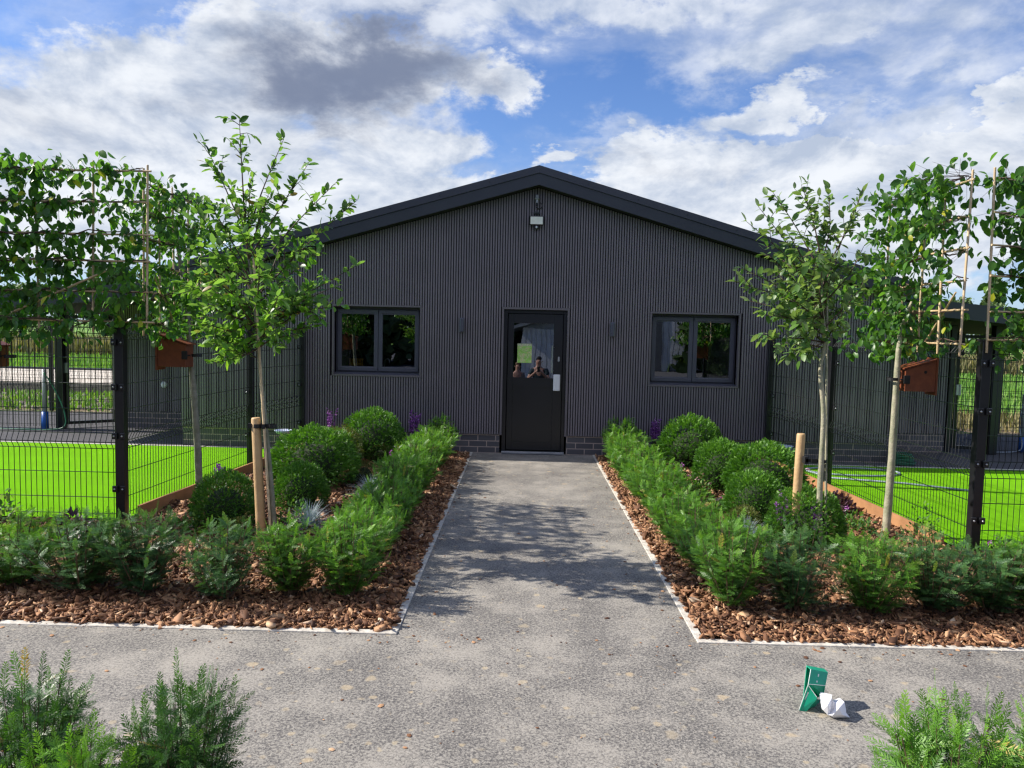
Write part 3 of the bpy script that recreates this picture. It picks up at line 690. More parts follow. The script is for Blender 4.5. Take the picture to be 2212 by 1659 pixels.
def panel(A, B, parent, off, name='mesh_panel', H=1.78, step=.05, r=.0033):
    A = Vector(A)-off; B = Vector(B)-off; L = (B-A).length; t = (B-A)/L; nrm = Vector((t.y, -t.x, 0))*-1
    zs = [(.02, 0), (.655, 0), (.71, .036), (.725, .036), (.795, 0), (1.645, 0), (1.69, .034), (1.70, .034), (1.745, 0), (H, 0)]
    zs = [(z*H/1.78, o) for z, o in zs]
    n = int(L/step); P = [[(A.x+t.x*s+nrm.x*o, A.y+t.y*s+nrm.y*o, z) for z, o in zs] for s in [(i+.5)*L/n for i in range(n)]]
    hz = [(z, .0) for z in HZ]+[(.7175, .036), (1.695, .034)]; Q = []
    for z, o in hz: Q.append([(A.x+nrm.x*(o-.005), A.y+nrm.y*(o-.005), z*H/1.78), (B.x+nrm.x*(o-.005), B.y+nrm.y*(o-.005), z*H/1.78)])
    V, F, _ = merge([wires_np(P, r), wires_np(Q, r+.0004)])
    return np_mesh(name, V, F, M['wire'], parent)
def post(x, y, parent, off, face, H=1.8, w=.09, bolts=(.3, .78, 1.22, 1.62), rz=0.):
    p = MB(); p.box(-w/2, w/2, -w/2, w/2, 0, H, .004); p.box(-w/2-.003, w/2+.003, -w/2-.003, w/2+.003, H, H+.02, .003)
    o = p.build('post', M['black'], parent); o.location = Vector((x, y, 0))-off; o.rotation_euler.z = rz
    for z in bolts:
        for sx in face:
            c = MB(); c.box(sx*.036-.024, sx*.036+.024, -w/2-.022, -w/2-.001, z-.028, z+.028, .004); c.build('clamp', M['black'], o)
            c = MB(); c.loft([[(sx*.036+rr*cos(a), -w/2-yy, z+rr*sin(a)) for a in np.linspace(0, 2*pi, 11)[:-1]] for rr, yy in ((.0085, .023), (.0085, .028), (.004, .032))]); c.build('bolt', M['steel'], o, smooth=True)
    return o
def fence(corner, mids, end, side, label):
    root = empty('mesh_fence', (*corner, 0), label, 'fence'); off = Vector((*corner, 0))
    post(*corner, root, off, (-1, 1), w=.082)
    prev = corner
    for m in mids:
        post(*m, root, off, (side,), w=.075, bolts=(.4, .95, 1.5), rz=side*-1.2 if False else 0)
        panel((*prev, 0), (*m, 0), root, off); prev = m
    x = corner[0]
    for k in range(2):
        nx = x+side*2.52
        panel((x, corner[1], 0), (nx, corner[1], 0), root, off); post(nx, corner[1], root, off, (-1, 1)); x = nx
    return root
LC = (-3.60, 6.84); RC = (3.845, 6.45)
fence(LC, [(-3.45, 9.72), (-3.19, 11.12)], None, -1, 'black welded mesh fence round the lawn on the left')
fence(RC, [(3.78, 9.40), (3.58, 11.12)], None, 1, 'black welded mesh fence round the lawn on the right')
# timber edging boards inside the fences
def board(A, B, lab):
    A, B = Vector(A), Vector(B); t = (B-A).normalized(); n = Vector((t.y, -t.x, 0))*.012
    b = MB(); seg = 2
    for i in range(seg):
        a = A.lerp(B, i/seg)+t*.003; c = A.lerp(B, (i+1)/seg)-t*.003
        b.quadbox([a-n+Vector((0, 0, -.03)), c-n+Vector((0, 0, -.03)), c+n+Vector((0, 0, -.03)), a+n+Vector((0, 0, -.03)), a-n+Vector((0, 0, .12)), c-n+Vector((0, 0, .12)), c+n+Vector((0, 0, .12)), a+n+Vector((0, 0, .12))])
    tag(b.build('edging_board', M['timber']), lab, 'edging board')
board((-3.50, 6.93, 0), (-3.12, 11.0, 0), 'orange-brown timber edging board along the foot of the left fence')
board((3.68, 6.60, 0), (3.44, 11.0, 0), 'orange-brown timber edging board along the foot of the right fence')

# enclosures at the rear: gates and posts under the canopies
def enclosure(s, X, lab, lab2):
    # X: list of (px, basey) for two big posts
    (x0, y0), (x1, y1), (x2, y2) = X
    r = empty('mesh_gate', (x0, y0, 0), lab, 'gate'); off = Vector((x0, y0, 0))
    t = Vector((x1-x0, y1-y0, 0)); L = t.length; t /= L
    q = MB()
    def bar(a, c, z0, z1, w=.05):
        A = t*a; B = t*c; nn = Vector((t.y, -t.x, 0))*w/2
        q.quadbox([A-nn+Vector((0, 0, z0)), B-nn+Vector((0, 0, z0)), B+nn+Vector((0, 0, z0)), A+nn+Vector((0, 0, z0)), A-nn+Vector((0, 0, z1)), B-nn+Vector((0, 0, z1)), B+nn+Vector((0, 0, z1)), A+nn+Vector((0, 0, z1))])
    bar(.07, .12, .06, 1.9); bar(L-.12, L-.07, .06, 1.9); bar(.121, L-.121, .06, .11); bar(.121, L-.121, 1.85, 1.9)
    q.build('gate_frame', M['black'], r)
    panel((x0+t.x*.12, y0+t.y*.12, 0), (x1-t.x*.12, y1-t.y*.12, 0), r, off, 'mesh_panel', 1.85)
    qq = MB(); qq.box(-.04, .04, -.06, -.02, .93, 1.10, .004); lk = qq.build('lock_box', M['alu'], r); lk.location = t*(L-.1 if s > 0 else .1)
    e = empty('canopy_posts', (x1, y1, 0), lab2, 'fence'); off2 = Vector((x1, y1, 0))
    for (a, c, w) in ((x0, y0, .13), (x1, y1, .09), (x2, y2, .09)):
        b = MB(); b.box(-w/2, w/2, -w/2, w/2, 0, 2.05, .004); o = b.build('post', M['black'], e); o.location = Vector((a, c, 0))-off2
    panel((x0, y0, 0), (x2, y2, 0), e, off2)
    return r
enclosure(-1, [(-7.72, 12.75), (-7.0, 13.3), (-10.6, 12.75)], 'black framed mesh gate under the canopy on the left', 'black posts and mesh screen beside the left canopy')
enclosure(1, [(7.55, 12.35), (6.93, 12.5), (10.4, 12.35)], 'black framed mesh gate under the canopy on the right', 'black posts and mesh screen beside the right canopy')
# far fence line behind the gates
for s, lab in ((-1, 'thin black mesh fence at the back of the left patio'), (1, 'thin black mesh fence at the back of the right patio')):
    r = empty('back_fence', (s*6.9, 15.2, 0), lab, 'fence'); off = Vector((s*6.9, 15.2, 0)); x = s*6.9
    for k in range(3):
        nx = x+s*2.5; panel((x, 15.2, 0), (nx, 15.2, 0), r, off, 'mesh_panel', 1.78, .05, .0025); post(nx, 15.2, r, off, (), w=.07, bolts=()); x = nx

# retaining wall, far bank
b = MB(); b.box(-40, -6, 18.86, 18.998, -.05, .25)
for k in range(60): b.box(-40+k*.565, -39.45+k*.565, 18.84, 18.858, .0, .20, .004)
tag(b.build('retaining_wall', M['block']), 'low grey block retaining wall in front of the pale sand strip', 'wall')
b = MB(); b.box(-40, -6, 24.4, 24.6, 0, .30); tag(b.build('dark_kerb', M['fascia']), 'dark kerb line behind the pale sand strip', 'kerb')

# ------------------------------------------------------------------ yew plants
SH_A = shoot_template(.085, 11, .021, .0046, 1); SH_L = shoot_template(.13, 17, .024, .0042, 5); SH_B = shoot_template(.055, 9, .019, .0062, 2, .8)
def yew_mesh(seed, H, Wd, nst, msh, SH):
    rs = np.random.RandomState(seed); P = []; Dv = []; stems = MB(); R = []; Sc = []
    for i in range(nst):
        th = rs.uniform(0, 2*pi); q = sqrt(rs.uniform(0, 1)); rad = Wd/2*q*rs.uniform(.8, 1.08)
        h = H*(1-.30*q*q)*rs.uniform(.72, 1.04); base = np.array([rs.normal(0, .018), rs.normal(0, .018), 0])
        tip = np.array([rad*cos(th), rad*sin(th), h]); mid = np.array([rad*cos(th)*.55, rad*sin(th)*.55, h*rs.uniform(.25, .4)])
        ts = np.linspace(0, 1, 9); C3 = np.array([(1-t)**2*base+2*t*(1-t)*mid+t*t*tip for t in ts])
        if i % 3 == 0: stems.tube(C3[::2], [.007, .005, .004, .003, .002], 5)
        else: stems.tube(C3[::4], [.004, .003, .0015], 4)
        out = np.array([cos(th), sin(th), 0])
        for k in range(msh):
            t = rs.uniform(.14, 1)**.75; p = (1-t)**2*base+2*t*(1-t)*mid+t*t*tip
            a = rs.uniform(0, 2*pi); d = np.array([cos(a), sin(a), 0])*rs.uniform(.7, 1)+out*.5*q+np.array([0, 0, rs.uniform(-.1, .85)])
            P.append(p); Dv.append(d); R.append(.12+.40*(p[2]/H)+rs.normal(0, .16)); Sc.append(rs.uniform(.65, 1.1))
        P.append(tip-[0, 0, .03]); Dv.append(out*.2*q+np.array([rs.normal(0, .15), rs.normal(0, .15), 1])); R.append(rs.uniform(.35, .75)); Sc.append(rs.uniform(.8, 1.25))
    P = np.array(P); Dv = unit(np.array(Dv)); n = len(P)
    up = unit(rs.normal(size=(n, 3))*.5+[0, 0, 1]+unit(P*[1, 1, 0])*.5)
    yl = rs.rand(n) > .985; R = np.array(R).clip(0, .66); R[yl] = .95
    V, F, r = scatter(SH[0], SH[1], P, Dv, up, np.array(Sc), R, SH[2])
    return V, F, r, stems
YL = []
def make_yew(seed, H, Wd, nst, msh, m='yew', SH=None):
    r = bpy.data.objects.new('yew_bush', None); C.objects.link(r); r.empty_display_size = .1
    V, F, rr, st = yew_mesh(seed, H, Wd, nst, msh, SH or SH_A)
    np_mesh('foliage', V, F, M[m], r, rnd=rr); st.build('stems', M['yew_stem'], r)
    return r
protos = [make_yew(11, .64, .54, 54, 22), make_yew(12, .60, .58, 52, 22), make_yew(13, .66, .54, 46, 22, 'yew_blue'), make_yew(14, .62, .58, 54, 22), make_yew(15, .62, .60, 44, 22, 'yew_blue'), make_yew(16, .60, .56, 54, 22)]
used = [False]*len(protos)
def put_yew(k, x, y, rz, sc, label, group, sz=None):
    if not used[k]: o = protos[k]; used[k] = True
    else: o = copy_tree(protos[k])
    o.location = (x, y, 0); o.rotation_euler = (0, 0, rz); o.scale = (sc, sc, sz or sc)
    tag(o, label, 'yew bush', group); return o
ORD = ['first', 'second', 'third', 'fourth', 'fifth', 'sixth', 'seventh', 'eighth', 'ninth', 'tenth', 'eleventh', 'twelfth', 'thirteenth', 'fourteenth', 'fifteenth']
rs = random.Random(77)
def row(side, X, hs):
    g = 'yew bushes lining the %s side of the path' % side; n = 14
    for i in range(n):
        y = 5.0+i*(5.75/(n-1)); nm = ORD[n-1-i]
        lab = ('yew bush at the %s kerb corner, front end of the path hedge' % side) if i == 0 else ('%s yew bush from the building in the hedge %s of the path' % (nm, side))
        x = X+rs.uniform(-.03, .03)
        put_yew([0, 3, 1, 5, 3, 0, 5, 1][i % 8], x, y+rs.uniform(-.04, .04), rs.uniform(0, 6.28), rs.uniform(.92, 1.04)*(1.1 if side == 'right' else 1.)*(1. if i else 1.04), lab, g, hs*rs.uniform(.86, 1.0)*(1 if i else 1.04))
row('left', -1.14, .98); row('right', 1.40, .95)
# front rows beside the kerb
fl = [(625, 1290, 0, 1.0, .80), (485, 1300, 4, 1.0, .87), (310, 1284, 2, 1.22, .86), (175, 1284, 4, 1.28, .88), (30, 1268, 1, 1.2, .85)]
names = ['first', 'second', 'third', 'fourth', 'fifth']
for i, (px, py, k, sc, sz) in enumerate(fl):
    p = G(px, py); put_yew(k, p.x, p.y, rs.uniform(0, 6), sc, '%s loose yew bush left of the left corner bush along the front kerb' % names[i], 'yew bushes along the front kerb', sz)
fr = [(1715, 1325, 2, 1.12, .88), (1875, 1330, 0, 1.12, .82), (2010, 1325, 4, 1.22, .86), (2140, 1330, 2, 1.15, .74), (2250, 1335, 3, 1.15, .9)]
for i, (px, py, k, sc, sz) in enumerate(fr):
    p = G(px, py); put_yew(k, p.x, p.y, rs.uniform(0, 6), sc, '%s loose yew bush right of the right corner bush along the front kerb' % names[i], 'yew bushes along the front kerb', sz)
# foreground plants, finer and larger in the picture
M['yew_deep'] = leafmat('deep_yew_needles', [(0, (.022, .060, .018)), (.45, (.042, .115, .026)), (.85, (.08, .19, .035)), (.97, (.15, .28, .05)), (1, (.45, .28, .06))], .25, .4)
big = [make_yew(31, .68, .42, 50, 16, 'yew_deep', SH_L), make_yew(32, .66, .44, 50, 16, 'yew_deep', SH_L), make_yew(33, .62, .46, 50, 18, 'yew', SH_L)]
def near(o, x, y, rz, sc, lab):
    o.location = (x, y, 0); o.rotation_euler.z = rz; o.scale = (sc,)*3; tag(o, lab, 'yew bush', 'yew bushes in the near bed'); return o
near(big[0], -1.12, 2.52, .4, .87, 'near yew bush at the bottom left, the one further from the left edge')
near(big[1], -1.66, 2.52, 2.0, .88, 'near yew bush cut by the bottom left corner of the photo')
near(big[2], 1.42, 2.40, 4.0, 1.0, 'near yew bush at the bottom right, its tall sprig rising on its left')
near(copy_tree(big[2]), 1.78, 2.42, 5.3, .93, 'near yew bush cut by the bottom right corner of the photo')
near(copy_tree(big[2]), -1.38, 2.30, 3.3, .78, 'low near yew bush between the two bushes at the bottom left')

# clipped yew balls
def ball_mesh(seed, m, n=4200):
    rs = np.random.RandomState(seed)
    d = unit(rs.normal(size=(n, 3))); d[:, 2] = np.abs(d[:, 2])*1.0-.55*rs.rand(n); d = unit(d)
    lump = 1+.06*np.sin(d[:, 0]*7+seed)*np.cos(d[:, 1]*6)+.03*np.sin(d[:, 2]*9+seed)
    rad = (.74+.24*rs.rand(n)**.6)*lump
    P = d*rad[:, None]*[.5, .5, .60]; P[:, 2] += .30
    P[:, 2] = np.maximum(P[:, 2], .02)
    dv = unit(d*1.0+rs.normal(0, .45, (n, 3))+[0, 0, .25]); up = unit(rs.normal(size=(n, 3)))
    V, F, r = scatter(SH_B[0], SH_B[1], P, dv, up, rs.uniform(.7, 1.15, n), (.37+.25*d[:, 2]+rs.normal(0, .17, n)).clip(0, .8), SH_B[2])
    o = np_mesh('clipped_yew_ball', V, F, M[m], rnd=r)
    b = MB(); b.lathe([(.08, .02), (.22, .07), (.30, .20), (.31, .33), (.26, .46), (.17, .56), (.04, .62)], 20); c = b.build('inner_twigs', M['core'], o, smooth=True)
    return o
bp = {('ball', 0): ball_mesh(1, 'ball'), ('ball', 1): ball_mesh(2, 'ball'), ('ball_brown', 0): ball_mesh(3, 'ball_brown', 1800)}
bused = set()
def ball(px, basey, rx, topy, lab, kind='ball', v=0):
    p = G(px, basey); hor = Vector((0, 0, 0)); s = rx*1.12*p.y/FPX/.55
    # height from the sight line to its top
    top = D(px, topy, p.y).z
    key = (kind, v); o = bp[key]
    if key in bused: o = copy_tree(o)
    bused.add(key)
    o.location = p; o.scale = (s, s, top/.87); o.rotation_euler.z = rs.uniform(0, 6)
    tag(o, lab, 'clipped shrub', 'clipped yew balls in the beds'); return o
ball(680, 1047, 93, 924, 'largest clipped yew ball in the left bed')
ball(805, 994, 66, 884, 'clipped yew ball nearest the wall in the left bed', v=1)
ball(738, 1008, 44, 920, 'bronze-tinged clipped ball between the two large balls on the left', 'ball_brown')
ball(650, 1100, 56, 1000, 'clipped yew ball in front of the largest one in the left bed', v=1)
ball(486, 1138, 68, 1020, 'clipped yew ball left of the timber stake, beside the left fence')
ball(822, 1002, 28, 960, 'small round clipped ball near the hedge in the left bed, farther of two', 'ball_brown')
ball(786, 1043, 29, 996, 'small round clipped ball near the hedge in the left bed, nearer of two', 'ball_brown')
ball(515, 1170, 29, 1117, 'small bronze clipped ball just left of the timber stake', 'ball_brown')
ball(1491, 1008, 68, 901, 'clipped yew ball nearest the wall in the right bed')
ball(1556, 1058, 60, 950, 'clipped yew ball second from the wall in the right bed', v=1)
ball(1648, 1080, 86, 958, 'largest clipped yew ball in the right bed')
ball(1626, 1128, 62, 1018, 'clipped yew ball in front of the largest one in the right bed', v=1)
ball(1738, 1178, 80, 1055, 'clipped yew ball behind the right stake with salvia spikes before it')
ball(1606, 1158, 36, 1092, 'small bronze clipped ball near the blue grass in the right bed', 'ball_brown')

# ------------------------------------------------------------------ leafy trees
def polyline_pts(c, n=10):
    c = [Vector(p) for p in c]; out = []
    for i in range(len(c)-1):
        p0, p1, p2, p3 = c[max(i-1, 0)], c[i], c[i+1], c[min(i+2, len(c)-1)]
        for k in range(n):
            t = k/n; out.append(.5*((2*p1)+(-p0+p2)*t+(2*p0-5*p1+4*p2-p3)*t*t+(-p0+3*p1-3*p2+p3)*t**3))
    out.append(c[-1]); return out
def leaves(P, Dv, size, rs, T, m, parent, droop=.3, name='foliage', rbase=.45, rsd=.30):
    P = np.array(P); Dv = unit(np.array(Dv)); n = len(P)
    Dv = unit(Dv+rs.normal(0, .42, (n, 3))+[0, 0, -droop]); up = unit(rs.normal(0, .45, (n, 3))+[0, 0, 1])
    V, F, r = scatter(T[0], T[1], P, Dv, up, size*rs.uniform(.55, 1.2, n), np.where(rs.rand(n) > .988, 1., rs.normal(rbase, rsd, n).clip(0, .955)))
    return np_mesh(name, V, F, M[m], parent, rnd=r, smooth=True)
def tree(name, trunk_px, Y0, targets, seed, leafm, barkm, label, cat, size=.07, density=1.0, r0=.03):
    rs = np.random.RandomState(seed)
    base = D(*trunk_px[0], Y0); base.z = 0
    pts = [base]+[D(px, py, Y0) for px, py in trunk_px[1:]]
    root = empty(name, base, label, cat); off = base
    cp = polyline_pts([p-off for p in pts], 6); nn = len(cp)
    rad = [r0*(1-.78*(i/(nn-1))**1.2) for i in range(nn)]
    b = MB(); b.tube(cp, rad, 9); b.build('trunk', M[barkm], root, smooth=True)
    tw = MB(); P = []; Dv = []
    def leafline(c, t0, step, twigs):
        for i in range(len(c)-1):
            a, bb = c[i], c[i+1]; L = (bb-a).length; d = (bb-a).normalized(); m_ = max(1, int(L/step))
            for k in range(m_):
                f = (i+k/m_)/(len(c)-1)
                if f < t0: continue
                p = a.lerp(bb, k/m_); an = rs.uniform(0, 2*pi); o = d.orthogonal().normalized(); o = (o*cos(an)+d.cross(o)*sin(an))
                P.append(p); Dv.append(o*.9+d*.6)
    for (px, py, dy, z_start, t0) in targets:
        tip = D(px, py, Y0+dy)-off
        # start on the leader
        zs = z_start if z_start else max(cp[-1].z*.5, tip.z-rs.uniform(.25, .5))
        st = min(cp, key=lambda q: abs(q.z-min(zs, cp[-1].z)))
        mid = st.lerp(tip, .5)+Vector((rs.normal(0, .03), rs.normal(0, .03), rs.uniform(-.02, .06)))
        c = polyline_pts([st, mid, tip], 5); tw.tube(c, [.0075*(1-.75*i/(len(c)-1)) for i in range(len(c))], 5)
        leafline(c, t0, .030/density, True)
        # side twigs
        for k in range(int(5*density)):
            f = rs.uniform(max(.25, t0*.8), .92); q = c[int(f*(len(c)-1))]; ln = rs.uniform(.10, .26)*(1.1-.5*f)
            d = (tip-st).normalized()+Vector(rs.normal(0, .65, 3)); d.normalize(); e = q+d*ln
            c2 = [q, q.lerp(e, .5)+Vector((0, 0, .012)), e]; tw.tube(c2, [.0032, .0024, .0014], 4); leafline(c2, .1, .028/density, False)
            P.append(e); Dv.append(d)
        P.append(tip); Dv.append(tip-mid); P.append(tip); Dv.append(Vector((rs.normal(), rs.normal(), .5)))
    tw.build('branches', M['twig'], root)
    leaves(P, Dv, size, rs, LEAF, leafm, root, .12)
    return root, off
rsx = np.random.RandomState(4)
TE = [(517, 257, -.1, 2.6, .45), (440, 305, .1, 2.5, .5), (613, 300, 0, 2.45, .3), (668, 350, -.1, 2.3, .35), (728, 392, .1, 2.2, .45), (772, 432, -.15, 2.0, .3), (770, 574, .1, 1.85, .35),
      (742, 660, -.2, 1.75, .3), (700, 700, .25, 1.7, .3), (640, 722, -.3, 1.6, .3), (460, 785, -.25, 1.62, .35), (480, 720, .2, 1.65, .3), (430, 660, -.2, 1.8, .3), (425, 590, .2, 1.9, .3),
      (440, 520, -.1, 2.1, .3), (455, 440, .15, 2.2, .3), (500, 400, -.2, 2.3, .3), (540, 380, .2, 2.4, .3), (580, 420, -.3, 2.3, .3), (610, 500, .35, 2.0, .25), (660, 520, -.35, 2.0, .25), (700, 600, .35, 1.8, .25),
      (560, 560, -.6, 1.9, .2), (540, 640, .65, 1.8, .2), (600, 640, -.6, 1.75, .2), (500, 600, -.5, 1.8, .2), (480, 480, .5, 2.0, .2), (620, 600, .6, 1.8, .2), (520, 500, -.55, 2.0, .2), (560, 460, .5, 2.1, .2), (450, 620, -.1, 1.75, .2), (490, 670, .1, 1.7, .2), (520, 730, .2, 1.62, .2), (410, 620, .3, 1.8, .4), (470, 560, .3, 1.85, .2), (600, 690, .2, 1.68, .2), (560, 700, -.4, 1.65, .2), (440, 700, -.2, 1.66, .3), (660, 660, -.1, 1.72, .2), (530, 430, 0, 2.3, .2), (405, 700, .1, 1.66, .35), (415, 560, -.1, 1.9, .35), (395, 610, 0, 1.8, .4), (440, 745, .15, 1.62, .35), (430, 480, 0, 2.1, .35), (500, 760, .1, 1.58, .35), (620, 660, .5, 1.7, .2), (720, 620, 0, 1.8, .25), (690, 540, .2, 1.95, .25)]
e_root, e_off = tree('young_tree', [(596, 1195), (586, 1050), (570, 880), (556, 730), (549, 630), (537, 560), (528, 470)], 5.95, TE, 21, 'leaf_bright', 'bark_grey', 'slim leaning young tree with bright oval leaves beside the left stake', 'tree', .080, 1.35, .022)
TF = [(1731, 399, 0, 2.4, .45), (1670, 416, .1, 2.3, .45), (1638, 446, -.1, 2.2, .4), (1612, 478, .1, 2.1, .45), (1790, 408, .05, 2.4, .4), (1862, 418, -.05, 2.3, .5), (1830, 480, .2, 2.2, .35), (1866, 532, -.1, 2.1, .35),
      (1586, 608, -.1, 1.95, .4), (1600, 578, .2, 2.0, .4), (1620, 650, .2, 1.85, .3), (1645, 680, -.2, 1.8, .35), (1740, 762, -.3, 1.75, .55), (1700, 745, .1, 1.72, .4), (1850, 660, .2, 1.85, .25), (1870, 600, .25, 1.9, .25),
      (1690, 560, .4, 1.95, .2), (1720, 610, -.45, 1.85, .2), (1780, 560, -.45, 1.95, .2), (1800, 620, .4, 1.85, .2), (1750, 520, .35, 2.1, .2), (1700, 500, -.4, 2.1, .2), (1760, 680, -.4, 1.75, .25), (1660, 620, -.35, 1.85, .2), (1820, 690, -.3, 1.75, .3), (1650, 540, .2, 2.0, .25), (1780, 470, .1, 2.2, .25), (1710, 690, .1, 1.75, .2), (1670, 590, .1, 1.9, .2), (1760, 620, .5, 1.85, .2), (1810, 560, -.1, 1.95, .2), (1740, 560, -.1, 2.0, .2), (1700, 640, .5, 1.8, .2), (1640, 730, -.1, 1.76, .4)]
tree('young_tree', [(1770, 1205), (1771, 1060), (1779, 900), (1772, 800), (1781, 740), (1776, 640), (1775, 560)], 6.42, TF, 22, 'leaf_grey', 'bark_pale', 'slim straight young tree with grey-green oval leaves beside the right stake', 'tree', .082, 1.3, .026)

# bamboo canes tied along the two young trees, stakes and straps
def cane_tool(pts, r, lab, m='cane'):
    b = MB(); cp = [Vector(p) for p in pts]; L = (cp[-1]-cp[0]).length; n = int(L/.16); P = []; R = []
    for i in range(n+1):
        p = cp[0].lerp(cp[-1], i/n); P += [p, p+(cp[-1]-cp[0]).normalized()*.006]; R += [r*(1.22 if 0 < i < n else 1), r]
    b.tube(P, R, 7); return b
b = cane_tool([D(587, 1190, 5.93)*1, D(548, 560, 5.90)], .0095, ''); tag(b.build('bamboo_cane', M['cane'], smooth=True), 'thin bamboo cane tied along the leaning trunk of the left young tree', 'cane')
b = cane_tool([D(1783, 1190, 6.45), D(1787, 640, 6.45)], .009, ''); tag(b.build('bamboo_cane', M['bark_pale'], smooth=True), 'greenish cane tied along the trunk of the right young tree', 'cane')
def stake(px, top, base, Y, lab, lean=0.):
    p = D(px, base, Y); x = p.x; t = D(px, top, Y).z; r = empty('tree_stake', (x, Y, 0), lab, 'stake', 'peeled timber tree stakes')
    b = MB(); prof = [(.037, -.05), (.037, .3), (.0365, .7), (.0355, t-.012), (.030, t)]; b.lathe(prof, 20)
    o = b.build('post', M['stake'], r, smooth=True); r.rotation_euler.y = lean; return r, x, t
st1, sx1, sz1 = stake(566, 902, 1205, 5.95, 'pale peeled timber stake with a black strap left of the leaning young tree', -.045)
st2, sx2, sz2 = stake(1714, 936, 1185, 6.55, 'pale peeled timber stake with a black tie left of the straight young tree', .018)
tx = D(576, 920, 5.95).x+.025
b = MB(); z = sz1-.065
def strap(xa, xb, ra, rb, y, z, hh):
    b = MB(); 
    for (cx_, rr) in ((xa, ra), (xb, rb)):
        b.loft([[(cx_+rr*cos(a), y+rr*sin(a), z+q) for a in np.linspace(0, 2*pi, 21)[:-1]] for q in (-hh, hh)], cap=False)
    b.box(xa+ra*.6, xb-rb*.6, y-.018, y-.012, z-hh, z+hh); b.box(xa+ra*.6, xb-rb*.6, y+.012, y+.018, z-hh, z+hh)
    b.box((xa+xb)/2-.012, (xa+xb)/2+.012, y-.045, y-.0185, z-hh*1.15, z+hh*1.15)
    b.box(xa-ra-.028, xa-ra+.002, y-.03, y-.005, z-hh, z+hh*1.2); return b
tag(strap(sx1-.035, D(589, 920, 5.95).x, .0400, .032, 5.95, z, .016).build('tree_strap', M['strap']), 'black rubber strap tying the left stake to the leaning trunk', 'strap')
z = D(1760, 993, 6.5).z; xb = D(1776, 990, 6.45).x
b = MB(); b.loft([[(xb+.036*cos(a), 6.44+.036*sin(a), z+q) for a in np.linspace(0, 2*pi, 21)[:-1]] for q in (-.014, .014)], cap=False)
b.box(sx2+.03, xb-.02, 6.44, 6.455, z-.014, z+.014); b.box(sx2+.07, sx2+.115, 6.425, 6.439, z-.018, z+.018); b.box(sx2+.02, sx2+.05, 6.44, 6.50, z-.03, z+.03)
tag(b.build('tree_strap', M['strap']), 'black rubber tie between the right stake and the straight trunk', 'strap')

